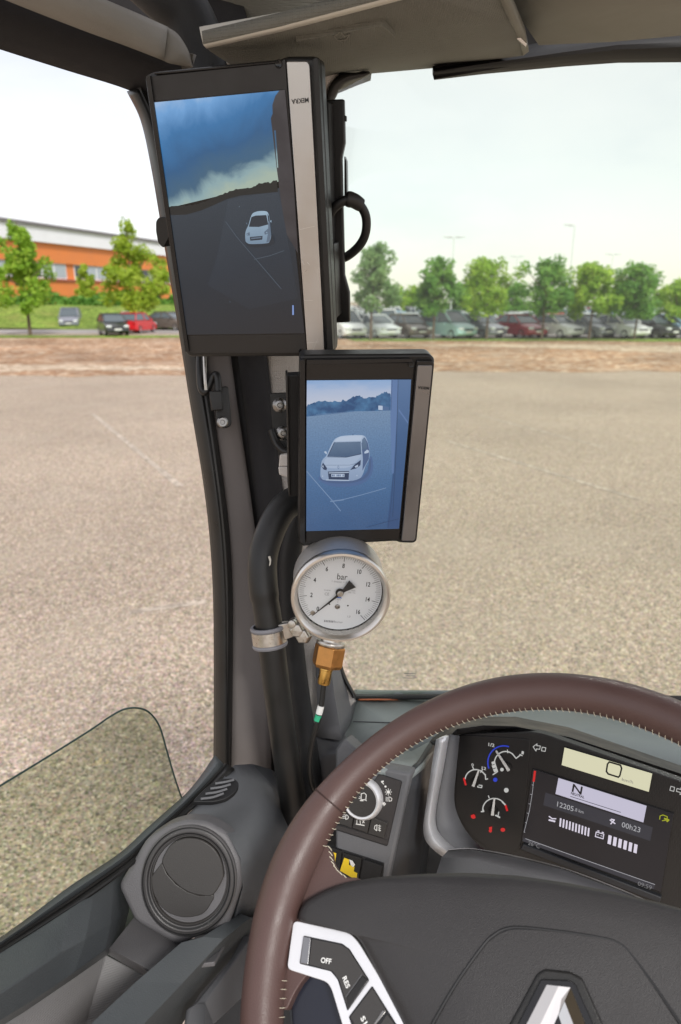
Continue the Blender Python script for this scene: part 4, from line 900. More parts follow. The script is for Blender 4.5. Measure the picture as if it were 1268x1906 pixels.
# bracket of the small monitor
t = thing('monitor_bracket', P(545, 900, .74), 'black flat bracket arm behind the left side of the small monitor', 'bracket')
bf2 = Frame(m2.w(0, 0, -.03), m2.n, m2.x)
slab('bracket_plate', bf2, [(535, 699), (575, 697), (575, 925), (539, 925), (536, 905), (534, 720)], -.012, .0, M['blkmat'], t, .0012)
slab('bracket_lip', bf2, [(533, 700), (537, 699), (541, 924), (538, 924)], -.016, .003, M['blk'], t, .0008)

# ================================================================== GAUGE
gf = Frame(P(634, 1108, .70), c2w((.055, -.335, .94)), c2w((.985, -.17, 0)))
# turn the dial so that its own up points at the 8
q = gf.px(642.5, 1042, 0); a_ = math.atan2(q.y, q.x) - math.pi / 2
gf = Frame(gf.o, gf.n, gf.x * math.cos(a_) + gf.y * math.sin(a_))
t = thing('pressure_gauge', gf.w(0, -.05, -.02), 'round steel pressure gauge with white 0 to 16 bar dial above a brass fitting', 'pressure gauge')
RB = .0505
case = lathe('case', gf, [(.0488, -.001), (.0488, -.046), (.046, -.050), (.020, -.052), (.0001, -.052)], M['casesteel'], t, n=72, autosm=30)
lathe('bezel', gf, [(.0442, .004), (.0452, .0062), (.0474, .0085), (.0495, .0082), (.0508, .0060), (.0508, -.002), (.0490, -.005), (.0488, -.006)], M['steel'], t, n=72, autosm=50)
lathe('inner_wall', gf, [(.0444, .004), (.0442, -.0075)], M['zinc'], t, n=72)
lathe('dial_gap', gf, [(.0443, -.0072), (.0400, -.0074)], M['ink'], t, n=72)
dial = lathe('dial', gf, [(.0434, -.0068), (.0001, -.0068)], M['dial'], t, n=72); D0 = -.0066
A16 = lambda v: R_(225 - v / 16 * 270)
pol = []
for k in range(81):
    v_ = k * .2; a = A16(v_); maj = k % 10 == 0; mid = k % 5 == 0
    r0, r1, wd = (.0348, .0420, .00055) if maj else (.0364, .0420, .00036) if mid else (.0376, .0420, .00028)
    pol += line([(r0 * math.cos(a), r0 * math.sin(a)), (r1 * math.cos(a), r1 * math.sin(a))], wd)
link('scale_marks', flatmesh(gf, pol, D0, px=False), dial, M['ink'])
tm = []
for v_ in range(0, 17, 2):
    a = A16(v_); r_ = .0298
    tm.append(textpolys(str(v_), gf, r_ * math.cos(a), r_ * math.sin(a),   .0070, D0, 0, .74, bold=.00012))
tm.append(textpolys('bar', gf, 0, .0175, .0098, D0, 0, .85)); 
link('scale_numbers', joinm(tm)[0], dial, M['ink'])
tm = [textpolys('1 division = 0,2 bar', gf, .001, .0118, .0031, D0, 0, .95), textpolys('1,0', gf, .0122, -.0272, .0034, D0, 0, .9), textpolys('1.4571', gf, -.001, -.0085, .0025, D0, 0, .9), textpolys('Baumer', gf, .002, -.0345, .0033, D0, 0, .95),
      textpolys('C', gf, -.0012, -.0113, .0022, D0), textpolys('CE', gf, -.0135, -.0032, .0045, D0, 0, .9)]
link('small_lettering', joinm(tm)[0], dial, M['inkgrey'])
tm = [textpolys('22248788', gf, -.0135, .0012, .0019, D0, 0, .9), textpolys('116882', gf, .013, .0030, .0019, D0, 0, .9), textpolys('2000 - Wo', gf, .012, .0006, .0019, D0, 0, .9)]
link('fine_lettering', joinm(tm)[0], dial, M['inkgrey'])
link('maker_bar', flatmesh(gf, [[(-.013 + k * .0017, -.0333), (-.0118 + k * .0017, -.0333), (-.0118 + k * .0017, -.0357), (-.013 + k * .0017, -.0357)] for k in range(6)], D0, px=False), dial, M['inkgrey'])
link('blue_mark', flatmesh(gf, [[(-.0045, -.0050), (.0015, -.0050), (.0025, -.0068), (-.0035, -.0068)]], D0, px=False), dial, M['inkblue'])
link('dots', flatmesh(gf, [circ(-.0095, -.0145, .0009, 12), circ(.0098, -.0145, .0009, 12)], D0, px=False), dial, M['ink'])
sf = Frame(gf.w(-.001, -.0165, D0), gf.n, gf.x); lathe('dial_screw', sf, [(.0027, 0), (.0026, .0008), (.0018, .0012), (.0001, .0012)], M['screw'], dial, n=18)
a = A16(0); sf = Frame(gf.w(.0365 * math.cos(a), .0365 * math.sin(a), D0), gf.n, gf.x); lathe('stop_pin', sf, [(.0024, 0), (.0024, .001), (.0001, .001)], M['zinc'], dial, n=16)
# needle (0 reading) with a flared tail
ca, sa = math.cos(a + .035), math.sin(a + .035)
nd = [(-.0165, .0052), (-.0045, .0016), (.0, .0020), (.006, .0011), (.038, .0002), (.038, -.0002), (.006, -.0011), (.0, -.0020), (-.0045, -.0016), (-.0165, -.0052)]
nd = [(x * ca - y * sa, x * sa + y * ca) for x, y in nd]
nf = slab('needle', gf, nd, -.0042, -.0036, M['ink'], t, 0, px=False)
lathe('needle_collar', Frame(gf.w(-.0006, .0008, -.0050), gf.n, gf.x), [(.0044, 0), (.0044, .001), (.0001, .001)], M['ink'], nf, n=24)
lathe('needle_hub', Frame(gf.w(0, 0, -.0036), gf.n, gf.x), [(.0033, 0), (.0033, .0012), (.0026, .0018), (.0012, .0018), (.001, .0012), (.0001, .0012)], M['zinc'], nf, n=24)
lathe('glass', gf, [(.0444, .0035), (.0001, .0035)], M['gaugeglass'], t, n=48)
# stem and brass fitting hang along the dial's own down direction
ax = -gf.y
def fax(v, tt, m=0): return Frame(gf.w(0, v, tt), ax, gf.x)
S = Frame(gf.w(-.001, -.0585, -.020), (P(604, 1283, .70 + .018) - P(620, 1195, .70 + .018)).normalized(), gf.x)
lathe('stem', S, [(.0112, -.014), (.0112, .010), (.0001, .010)], M['steel'], t, n=32)
lathe('washer', S, [(.0105, .0062), (.0152, .0064), (.0158, .0075), (.0158, .0098), (.0150, .0108), (.010, .0110)], M['zinc'], t, n=40)
hx = lathe('brass_nut', S, [(.0001, .0108), (.0160, .0108), (.0172, .0120), (.0172, .0310), (.0155, .0345), (.0105, .0355), (.0085, .0355)], M['copper'], t, n=6, a0=.35, smooth=False)
md = hx.modifiers.new('b', 'BEVEL'); md.width = .0006; md.segments = 2
lathe('brass_ferrule', S, [(.0074, .034), (.0078, .036), (.0078, .0375), (.0070, .038), (.0070, .0515), (.0062, .0535), (.0001, .0535)], M['brass'], t, n=28)
HB = S.w(0, 0, .0525)
# hose with white and green bands
t = thing('gauge_hose', HB, 'thin black air hose with white and green bands running down from the brass fitting', 'hose')
hd = (HB - CAMP).y * CP - (HB - CAMP).z * SP + .001
hp = cr([HB - S.n * .004, P(600, 1300, hd), P(596, 1325, hd), P(589, 1352, hd), P(582, 1378, hd + .005), P(577, 1410, hd + .012), P(577, 1440, hd + .02), P(583, 1465, hd + .03), P(600, 1500, hd + .04)], 7)
tube('hose', hp, .0030, M['blk'], t, 12)
tube('white_band', [P(597.6, 1314, hd), P(593.8, 1329, hd)], .0037, M['white'], t, 14); tube('green_band', [P(593.4, 1331, hd), P(590.2, 1342, hd)], .0037, M['green'], t, 14)
# clamp on the grab handle holding the gauge
t = thing('pipe_clamp', P(497, 1185, .752), 'metal pipe clamp with grey rubber lining round the grab handle, bolted to the gauge', 'clamp')
kf = Frame(P(501, 1184, .7535), (P(499, 1150, .752) - P(508, 1220, .757)).normalized(), c2w((1, 0, 0)))
lathe('rubber_lining', kf, [(.0163, -.0115), (.0190, -.0115), (.0198, -.0095), (.0190, -.0075), (.0180, -.0072), (.0180, .0072), (.0190, .0075), (.0198, .0095), (.0190, .0118), (.0163, .0118)], M['rubgrey'], t, n=48)
lathe('metal_band', kf, [(.0182, -.0072), (.0189, -.0070), (.0189, .0070), (.0182, .0072)], M['zinc'], t, n=48)
lg = camframe(532, 1176, .745, (.05, -.2, .97), (1, .12, 0))
slab('clamp_ear', lg, rnd([(516, 1164), (546, 1158), (560, 1166), (558, 1184), (545, 1186), (520, 1196)], 4), -.004, .0, M['zinc'], t, .0008)
slab('clamp_ear', lg, rnd([(512, 1160), (534, 1156), (548, 1160), (546, 1176), (516, 1184)], 4), -.010, -.007, M['zinc'], t, .0008)
for (x, y, r_) in ((554, 1172, .0082), (565, 1183, .0085), (546, 1160, .0050)):
    b = Frame(P(x, y, .742), c2w((-.25, -.1, .96)), c2w((1, 0, 0)))
    bo = lathe('bolt', b, [(r_ * 1.15, -.004), (r_ * 1.15, -.001), (r_, .0), (r_, .0045), (r_ * .85, .0058), (.0001, .0062)], M['zinc'], t, n=6 if r_ > .006 else 20, smooth=False)
    md = bo.modifiers.new('b', 'BEVEL'); md.width = .0008; md.segments = 2

# ================================================================== STEERING WHEEL
WO = CAMP + c2w((.1515, -.3348, -.4662)); wn = c2w((-.2874, .5757, .7655))
wf = Frame(WO, wn, TR); RW, RT = .22, .0163
t = thing('steering_wheel', WO - wf.n * .05, 'large brown leather steering wheel with cream stitching, charcoal hub and silver spoke trim', 'steering wheel')
outer_px = [(1268, 1306), (1174, 1271), (1035, 1252), (895, 1265), (783, 1312), (700, 1363), (616, 1441), (560, 1500), (508, 1589), (477, 1677), (462, 1766), (455, 1854)]
inner_px = [(1258, 1388), (1174, 1349), (1096, 1327), (1023, 1323), (951, 1325), (895, 1338), (839, 1354), (783, 1380), (727, 1419), (694, 1449), (644, 1502), (619, 1553), (613, 1580), (572, 1655), (546, 1740), (537, 1810), (534, 1900)]
def project(p):
    d = p - CAMP; x = d.x; y = d.y * SP + d.z * CP; z = -d.y * CP + d.z * SP
    return (CX + F * x / -z, CY - F * y / -z)
def silh(th, R, s, rt=None):
    c = wf.w(R * math.cos(th), R * math.sin(th)); tt = wf.x * -math.sin(th) + wf.y * math.cos(th)
    o = tt.cross((c - CAMP).normalized()).normalized()
    if o.dot(c - WO) < 0: o = -o
    return project(c + o * (s * (rt or RT)))
def seg_hit(pts, th, s):
    """the ring radius at which the silhouette passes through the traced edge, at angle th"""
    best = None
    for R in [RW + .0006 * k for k in range(-22, 23)]:
        x, y = silh(th, R, s)
        for (ax_, ay_), (bx, by) in zip(pts[:-1], pts[1:]):
            L2 = (bx - ax_) ** 2 + (by - ay_) ** 2; u = ((x - ax_) * (bx - ax_) + (y - ay_) * (by - ay_)) / L2
            if -.02 <= u <= 1.02:
                d = math.hypot(x - ax_ - u * (bx - ax_), y - ay_ - u * (by - ay_))
                if best is None or d < best[0]: best = (d, R)
    return best[1] if best and best[0] < 2.5 else None
NR = 120; cp_o = [tuple(p) for p in cr(outer_px, 5)]; cp_i = [tuple(p) for p in cr(inner_px, 5)]
rads = []
for i in range(NR):
    th = 2 * math.pi * i / NR; a, b = seg_hit(cp_o, th, 1), seg_hit(cp_i, th, -1)
    rads.append(((a + b) / 2, (a - b) / 2) if a and b else None)
# fill the part outside the view with the true circle, then smooth
vals = [r if r else (RW, 0.) for r in rads]
for _ in range(14): vals = [tuple((vals[i - 1][k] + 2 * vals[i][k] + vals[(i + 1) % NR][k]) / 4 for k in (0, 1)) for i in range(NR)]
def ringR(th):
    x = (th / (2 * math.pi) * NR) % NR; i = int(x); u = x - i; return tuple(vals[i][k] * (1 - u) + vals[(i + 1) % NR][k] * u for k in (0, 1))
v = []; f = []; NT = 240; NK = 28
for i in range(NT):
    th = 2 * math.pi * i / NT; R, dr = ringR(th); rt = RT + dr; rad = wf.x * math.cos(th) + wf.y * math.sin(th)
    for k in range(NK):
        a = 2 * math.pi * k / NK; v.append(WO + rad * (R + rt * math.cos(a)) + wf.n * (rt * .98 * math.sin(a)))
for i in range(NT):
    for k in range(NK): f.append([i * NK + k, i * NK + (k + 1) % NK, ((i + 1) % NT) * NK + (k + 1) % NK, ((i + 1) % NT) * NK + k])
rim = link('rim', fixn(pyd(v, f)), t, M['leather'], smooth=True)
# stitches: slanted cream threads along the inner edge of the rim
ms = []; rr = random.Random(3)
TH0 = lambda x, y: (lambda q: math.atan2(q.y, q.x))(wf.px(x, y, 0))
tA = TH0(613, 1590); tB = TH0(1290, 1400)
if tA < 0: tA += 2 * math.pi
n_st = 70
def insil(th):
    c = wf.w(ringR(th)[0] * math.cos(th), ringR(th)[0] * math.sin(th)); d = (CAMP - c); rad = (wf.x * math.cos(th) + wf.y * math.sin(th))
    tt = wf.x * -math.sin(th) + wf.y * math.cos(th); o = tt.cross(d.normalized()).normalized()
    if o.dot(rad) > 0: o = -o
    # angle on the tube section of the inner silhouette
    return math.atan2(o.dot(wf.n), o.dot(rad))
def tubept(th, a, k=1.0):
    R, dr = ringR(th); rt = (RT + dr) * k; rad = wf.x * math.cos(th) + wf.y * math.sin(th)
    return WO + rad * (R + rt * math.cos(a)) + wf.n * (rt * .98 * math.sin(a))
def stitches(ta, tb, n, sl=.022, back=.55):
    for i in range(n):
        th = ta + (tb - ta) * i / n + rr.uniform(-.0012, .0012); a0 = insil(th)
        p = [tubept(th, a0 - .05, 1.03), tubept(th + sl * .25, a0 - .2, 1.06), tubept(th + sl * .75, a0 - .42, 1.045), tubept(th + sl, a0 - back, 1.0)]
        ms.append(tubemesh(cr(p, 2), [.00014, .00023, .00026, .00027, .00026, .00023, .00014], 5))
def sgn_test():
    a0 = insil(1.5); p = project(tubept(1.5, a0 - .3)); q = project(tubept(1.5, a0 + .3)); return 0
stitches(tB, tA, n_st, (tA - tB) / n_st * .34, .60)
link('stitching', joinm(ms)[0], rim, M['thread'], smooth=True); ms = []
tC = TH0(500, 1850); tD = TH0(540, 1960)
for nm in (1,):
    c0 = TH0(495, 1822); c1 = TH0(495, 2050)
    if c0 < 0: c0 += 2 * math.pi
    if c1 < 0: c1 += 2 * math.pi
    stitches(c0, c1, 12, .002, .7)
link('stitching', joinm(ms)[0], rim, M['thread'], smooth=True)
# seams across the rim
ths = TH0(598, 1478)
def seamring(th, dth=0):
    pts = [tubept(th + dth * math.sin(a / 2), a, 1.004) for a in [2 * math.pi * k / 40 for k in range(41)]]
    return tubemesh(pts, .0006, 6, cap=False)
link('seam', seamring(ths), rim, M['seam'], smooth=True)
ms = []
for k in range(46):
    a = 2 * math.pi * k / 46; ms.append(tubemesh([tubept(ths - .0035, a, 1.008), tubept(ths + .0035, a + .03, 1.008)], .00035, 4))
link('seam_stitches', joinm(ms)[0], rim, M['seam'])
# leather flare where the spoke leaves the rim
sp = cr([(560, 1530), (592, 1560), (613, 1582), (617, 1602), (628, 1619), (645, 1632), (672, 1642), (650, 1720), (560, 1830), (528, 1880), (505, 1800), (515, 1660)], 5, True)
slab('spoke_leather', wf, [tuple(p) for p in sp], -.016, -.003, M['leather'], t, .006, seg=4)
ms = []
fl = cr([(613, 1578), (617, 1602), (628, 1621), (645, 1634)], 5)
for i in range(0, len(fl) - 1, 2):
    p = fl[i]; ms.append(tubemesh([wf.pw(p[0] - 2, p[1] - 3, -.0028), wf.pw(p[0] + 2, p[1] + 1, -.0026), wf.pw(p[0] + 4.5, p[1] + 5, -.0045)], .00035, 5))
link('spoke_stitching', joinm(ms)[0], t, M['thread'])
# hub: airbag cover, gently domed
HUB = [(549, 1712), (553, 1690), (566, 1673), (600, 1654), (640, 1640), (700, 1630), (780, 1624), (870, 1622), (960, 1627), (1050, 1640), (1140, 1657), (1230, 1678), (1330, 1706), (1450, 1750), (1500, 1850), (1480, 2060), (1400, 2250), (1100, 2420), (900, 2380), (800, 2150), (770, 1960), (748, 1906), (668, 1752), (654, 1737), (600, 1724)]
hub = rnd(HUB, 14, 3)
HO = .010
lp = [wf.px(x, y, HO) for x, y in hub]; cx_ = sum(p.x for p in lp) / len(lp); cy_ = sum(p.y for p in lp) / len(lp)
v = []; f = []; rings = [(0, -.030), (0, -.006), (.004, -.0015), (.010, .0005)]
n = len(lp)
for (ins, z) in rings:
    for p in lp:
        d = Vector((cx_ - p.x, cy_ - p.y)); L = d.length; d /= L; v.append(wf.w(p.x + d.x * ins, p.y + d.y * ins, HO + z))
for s in (.25, .5, .75):
    for p in lp:
        d = Vector((cx_ - p.x, cy_ - p.y)); L = d.length - .010; dd = d.normalized(); q = .010 + L * s
        v.append(wf.w(p.x + dd.x * q, p.y + dd.y * q, HO + .0005 + .0035 * math.sin(s * math.pi / 2)))
nr = len(rings) + 3
v.append(wf.w(cx_, cy_, HO + .004)); 
for r in range(nr - 1):
    for i in range(n): f.append([r * n + i, r * n + (i + 1) % n, (r + 1) * n + (i + 1) % n, (r + 1) * n + i])
for i in range(n): f.append([(nr - 1) * n + i, (nr - 1) * n + (i + 1) % n, len(v) - 1])
hubo = link('airbag_cover', fixn(pyd(v, f)), t, M['hub'], smooth=True, autosm=70)
def onhub(pts, off): # a polyline that follows the dome
    o = []
    for x, y in pts:
        q = wf.px(x, y, HO + .003); p = Vector((q.x, q.y)); m_ = min((Vector((l.x, l.y)) - p).length for l in lp)
        dc = (p - Vector((cx_, cy_))).length; s = dc / (dc + m_); s = max(0, min(1, 1 - s))
        o.append((q.x, q.y, HO + .0005 + .0035 * math.sin(s * math.pi / 2) + off))
    return o
gl = cr([(790, 1935), (805, 1906), (850, 1830), (900, 1760), (918, 1742), (938, 1730), (968, 1726), (1040, 1733), (1120, 1745), (1150, 1754), (1172, 1772), (1215, 1830), (1268, 1908), (1290, 1945)], 5)
for (dx, m_, r_) in ((0, 'ink', .0011), (1.9, 'blkgloss', .0007)):
    tube('cover_groove', [wf.w(*q) for q in onhub([(p.x, p.y + dx * 1.6) for p in gl], -.0001 if dx == 0 else -.0004)], r_, M[m_], hubo, 8)
# silver spoke trim with buttons
C7 = lambda p: ct(p, 4.529, 520, 1690)
TO = .0035
plate = C7(rnd([(120, 105), (480, 184), (600, 215), (668, 290), (1085, 978), (1300, 1330), (1250, 1900), (700, 1500), (530, 978), (440, 680), (400, 622), (65, 515)], 45, 4))
sv = slab('spoke_trim', wf, plate, TO - .014, TO, M['satin'], t, .0014, seg=3)
well = C7(rnd([(205, 232), (530, 300), (592, 345), (760, 608), (575, 870), (492, 605), (435, 535), (170, 470)], 14)); slab('button_well', wf, well, TO - .006, TO + .0003, M['blkgloss'], sv, 0)
well = C7(rnd([(783, 655), (985, 975), (1150, 1240), (1000, 1500), (700, 1250), (585, 918)], 14)); slab('button_well', wf, well, TO - .006, TO + .0003, M['blkgloss'], sv, 0)
bt = slab('cruise_button', wf, C7(rnd([(276, 262), (520, 310), (584, 352), (748, 610), (580, 850), (505, 608), (450, 530), (250, 474)], 14)), TO - .004, TO + .0016, M['vent'], sv, .0006)
link('button_ridge', flatmesh(wf, [C7(line([(697, 560), (560, 750)], 5)[0])], TO + .0019), bt, M['dash'])
slab('button_step', wf, C7([(702, 566), (748, 612), (582, 846), (566, 754)]), TO, TO + .0024, M['blk'], bt, .0005)
slab('slider', wf, C7(rnd([(202, 238), (266, 250), (243, 478), (174, 465)], 8)), TO - .004, TO + .0022, M['brushed2'], sv, .0008)
bt2 = slab('cruise_button', wf, C7(rnd([(783, 672), (900, 862), (800, 995), (760, 1080), (690, 1080), (597, 918)], 14)), TO - .004, TO + .0016, M['vent'], sv, .0006)
slab('cruise_button', wf, C7(rnd([(910, 895), (985, 1000), (1120, 1240), (900, 1300), (800, 1060)], 14)), TO - .004, TO + .0014, M['vent'], sv, .0006)
slab('button_step', wf, C7([(870, 860), (900, 872), (810, 990), (790, 985)]), TO, TO + .0022, M['screw'], bt2, .0004)
def word(s, p0, p1, h, off, m, parent, bold=.00012, bot=True):
    a, b = wf.px(*p0, off), wf.px(*p1, off); an = math.atan2(b.y - a.y, b.x - a.x)
    lettering('button_lettering', [textpolys(s, wf, (a.x + b.x) / 2, (a.y + b.y) / 2, h, off, an, 1.05, bold=bold, width=(b - a).length)], m, parent)
word('OFF', *C7([(350, 440), (438, 455)]), .0047, TO + .0018, M['white'], bt)
word('RES', *C7([(545, 580), (580, 672)]), .0047, TO + .0018, M['white'], bt)
word('S1', *C7([(700, 925), (730, 985)]), .0047, TO + .0018, M['white'], bt2)
# glossy dark lower spoke
slab('lower_spoke', wf, rnd([(540, 1800), (610, 1824), (622, 1845), (650, 1920), (720, 2150), (640, 2150), (560, 1990), (545, 1900)], 6), -.028, -.012, mat('glossy_navy_spoke', (.012, .014, .024), .22), t, .003)
slab('lower_spoke_side', wf, rnd([(534, 1812), (552, 1815), (570, 1960), (545, 1960)], 3), -.03, -.014, M['dashdark'], t, .002)
# emblem: dark surround and a chrome open diamond
ez = HO + .004
sur = slab('emblem_surround', wf, rnd([(1000, 1812), (1014, 1803), (1062, 1808), (1084, 1820), (1140, 1945), (1085, 2120), (1000, 2110), (925, 1950)], 5), ez - .004, ez + .0015, M['blk'], hubo, .0016, seg=3)
slab('emblem_recess', wf, rnd([(1008, 1822), (1060, 1824), (1072, 1832), (1124, 1948), (1070, 2100), (1006, 2090), (942, 1950)], 4), ez - .002, ez + .0030, M['blkgloss'], sur, .0008)
def bar3(a, b, c, d, hi):  # a faceted arm of the diamond: a,b outer edge; c,d inner edge
    oa, ob, oc, od = [wf.pw(*p, ez + .0032) for p in (a, b, c, d)]
    ra = wf.pw((a[0] + d[0]) / 2, (a[1] + d[1]) / 2, ez + .0032 + hi); rb = wf.pw((b[0] + c[0]) / 2, (b[1] + c[1]) / 2, ez + .0032 + hi)
    return fixn(pyd([oa, ob, oc, od, ra, rb], [[0, 1, 5, 4], [4, 5, 2, 3], [0, 4, 3], [1, 2, 5], [0, 3, 2, 1]]))
link('emblem', joinm([bar3((1018, 1833), (958, 1950), (1012, 1950), (1062, 1838), .003), bar3((1062, 1838), (1108, 1950), (1060, 1950), (1040, 1890), .003),
    bar3((958, 1950), (1012, 2080), (1062, 2080), (1012, 1950), .003), bar3((1060, 1950), (1040, 2020), (1064, 2080), (1108, 1950), .003)])[0], sur, M['chrome'])
# column shroud between wheel and cluster
t = thing('column_shroud', P(880, 1640, .60), 'dark grey steering column shroud with a bright upper edge between wheel and cluster', 'column cover')
cf = Frame(P(900, 1600, .66), (UP * .9 - TF * .43), TR)
rows = [[P(834, 1583, .71), P(880, 1581, .70), P(960, 1595, .685), P(1050, 1618, .67), P(1150, 1655, .65), P(1268, 1706, .63)],
        [P(822, 1596, .66), P(880, 1600, .65), P(960, 1620, .64), P(1050, 1645, .625), P(1150, 1680, .61), P(1268, 1730, .59)],
        [P(808, 1640, .62), P(870, 1660, .61), P(960, 1680, .60), P(1050, 1700, .59), P(1150, 1730, .58), P(1268, 1780, .56)],
        [P(800, 1800, .60), P(870, 1830, .59), P(960, 1840, .58), P(1050, 1850, .57), P(1150, 1850, .56), P(1268, 1850, .55)]]
link('shroud', fixn(gridmesh(rows)), t, M['doormid'], smooth=True, solid=.004)
tube('bright_edge', cr([p + UP * .0006 for p in rows[0]], 5), .0007, M['brushed'], t, 8)

# ================================================================== DASHBOARD
t = thing('dashboard', P(900, 1420, .85), 'grey moulded dashboard with soft top tinted by painted sky sheen below the windscreen', 'dashboard')
def sheet(name, rows, m, parent, solid=.006, sub=0, **k):
    rows = [[P(*q) if not isinstance(q, Vector) else q for q in r] for r in rows]
    return link(name, fixn(gridmesh(rows)), parent, m, smooth=True, solid=solid, **k)
# top: from the glass base down toward the driver
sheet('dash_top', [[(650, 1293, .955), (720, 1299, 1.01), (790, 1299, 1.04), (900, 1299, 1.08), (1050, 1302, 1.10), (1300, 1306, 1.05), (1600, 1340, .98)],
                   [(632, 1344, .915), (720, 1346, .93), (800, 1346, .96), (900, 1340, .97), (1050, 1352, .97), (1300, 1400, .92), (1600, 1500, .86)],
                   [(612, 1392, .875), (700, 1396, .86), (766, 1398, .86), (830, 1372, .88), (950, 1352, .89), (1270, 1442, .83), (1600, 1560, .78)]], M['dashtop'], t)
tube('top_seam', [P(658, 1343, .8985), P(720, 1345, .9285), P(800, 1345, .9585)], .0008, M['dashdark'], t, 6)
tube('glass_base_seal', cr([P(652, 1296, .94), P(664, 1297, .95), P(720, 1297.5, 1.0), P(800, 1297, 1.03), P(950, 1297, 1.08), P(1300, 1300, 1.04)], 4), .0042, M['seal'], t, 8)
tube('base_orange_line', cr([P(668, 1302, .95), P(720, 1302, .995), P(742, 1302, 1.01)], 3), .0012, mat('orange_edge', (.55, .16, .06), .5), t, 6)  # thin orange line along part of the glass base
tube('glass_lower_band', cr([P(662, 1289, .96), P(720, 1290, 1.01), P(800, 1290, 1.05), P(950, 1290, 1.09)], 4), .0045, M['dashtop'], t, 8)
# left block below the pillar foot
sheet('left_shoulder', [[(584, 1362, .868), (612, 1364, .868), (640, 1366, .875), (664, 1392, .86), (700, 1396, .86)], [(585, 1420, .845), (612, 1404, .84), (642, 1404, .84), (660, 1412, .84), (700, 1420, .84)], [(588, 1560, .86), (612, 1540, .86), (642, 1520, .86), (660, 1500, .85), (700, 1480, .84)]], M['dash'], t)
# cluster frame (upright, square to the driver)
cn = c2w((-.45, -.09, .885)); cfm = Frame(P(1134, 1430, .74), cn, TR)
# driver-side face that holds the switches
swf = Frame(P(700, 1500, .735), c2w((-.30, .10, .95)), c2w((.97, .0, .25)))
face = slab('switch_fascia', swf, [(624, 1395), (640, 1375), (700, 1428), (765, 1440), (757, 1475), (722, 1640), (715, 1800), (624, 1800)], -.03, 0, M['dash'], t, .003)
sheet('fascia_return', [[(764, 1440, .735), (786, 1420, .79), (815, 1372, .86)], [(757, 1475, .735), (790, 1470, .80), (812, 1460, .86)], [(740, 1560, .735), (785, 1560, .80), (800, 1570, .86)], [(722, 1640, .735), (780, 1640, .80), (790, 1650, .86)], [(712, 1800, .735), (780, 1800, .80), (790, 1800, .86)]], M['dashdark'], t)
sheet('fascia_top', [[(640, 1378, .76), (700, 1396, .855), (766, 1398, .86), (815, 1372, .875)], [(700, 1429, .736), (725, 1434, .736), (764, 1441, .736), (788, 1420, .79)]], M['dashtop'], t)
slab('underside', Frame(P(500, 1700, .95), c2w((-.2, .25, .9)), TR), [(380, 1500), (560, 1440), (900, 1500), (1700, 1560), (1700, 2600), (300, 2600)], -.01, 0, M['blkmat'], t, 0)
# switch panel
C5 = lambda p: ct(p, 4.529, 580, 1400)
pn = slab('switch_panel', swf, C5(rnd([(300, 560), (570, 180), (765, 245), (640, 795), (150, 640)], 16)), -.002, .0006, M['ink'], t, 0)
slab('panel_face', swf, C5(rnd([(300, 560), (572, 188), (758, 250), (636, 786), (150, 632)], 16)), -.001, .0018, M['panel'], pn, .0008)
kn = Frame(swf.pw(*C5([(435, 385)])[0], .0018), swf.n, swf.x)
knob = lathe('light_knob', kn, [(.0225, .0), (.0225, .003), (.0205, .009), (.0190, .0105), (.0172, .0100), (.0168, .0080)], M['satin'], pn, n=56, autosm=50)
lathe('knob_face', kn, [(.0170, .0082), (.0168, .0092), (.0001, .0095)], M['vent'], knob, n=48)
kc = kn.px; 
def sym(fr, polys, off, m, name, parent): return link(name, flatmesh(fr, polys, off), parent, m)
K = [C5(q) for q in line([(418, 400), (420, 350), (445, 345), (462, 360), (458, 402), (418, 400)], 7) + line([(404, 376), (412, 380)], 5) + line([(398, 388), (410, 392)], 5) + line([(410, 408), (436, 410)], 8) + line([(446, 398), (464, 410)], 6)]
sym(kn, K, .0099, M['white'], 'knob_symbol', knob)
L5 = lambda pts, w_: [C5(q) for q in line(pts, w_)]
sy = L5([(590, 250), (606, 246)], 14) + L5([(596, 256), (608, 270)], 7) + [C5(circ(624, 290, 9, 12))]
sy += [C5(circ(648, 336, 14, 14))] + sum([L5([(648 + 19 * math.cos(a), 336 + 19 * math.sin(a)), (648 + 28 * math.cos(a), 336 + 28 * math.sin(a))], 6) for a in [math.pi * k / 4 for k in range(8)]], [])
sy += L5([(652, 378), (664, 380), (678, 392), (674, 410), (654, 414), (652, 378)], 6) + sum([L5([(626, y), (644, y + 2)], 4) for y in (380, 390, 400, 410)], [])
sy += L5([(610, 424), (624, 436), (610, 450), (606, 430)], 9)
sym(swf, sy, .0021, M['white'], 'switch_symbols', pn)
for k, poly in enumerate(([(230, 500), (362, 502), (335, 634), (222, 600)], [(372, 506), (500, 544), (470, 684), (342, 640)], [(505, 548), (640, 598), (606, 728), (474, 688)])):
    b_ = slab('push_button', swf, C5(rnd(poly, 8)), .0, .0045, M['vent'], pn, .0008)
    if k == 0: s_ = L5([(290, 528), (304, 532), (312, 546), (306, 562), (288, 566), (290, 528)], 6) + sum([L5([(262, y), (282, y)], 5) for y in (528, 542, 556)], [])
    elif k == 1: s_ = L5([(382, 610), (384, 566), (408, 566), (412, 606)], 6) + L5([(376, 606), (446, 618)], 8) + L5([(428, 576), (446, 596)], 6) + L5([(444, 574), (430, 598)], 6)
    else: s_ = L5([(552, 612), (534, 622), (530, 646), (550, 664), (552, 612)], 6) + sum([L5([(562, y), (584, y + 4)], 5) for y in (620, 638, 656)], []) + L5([(574, 612), (570, 640), (576, 668)], 4)
    sym(swf, s_, .0049, M['white'], 'button_symbol', b_)
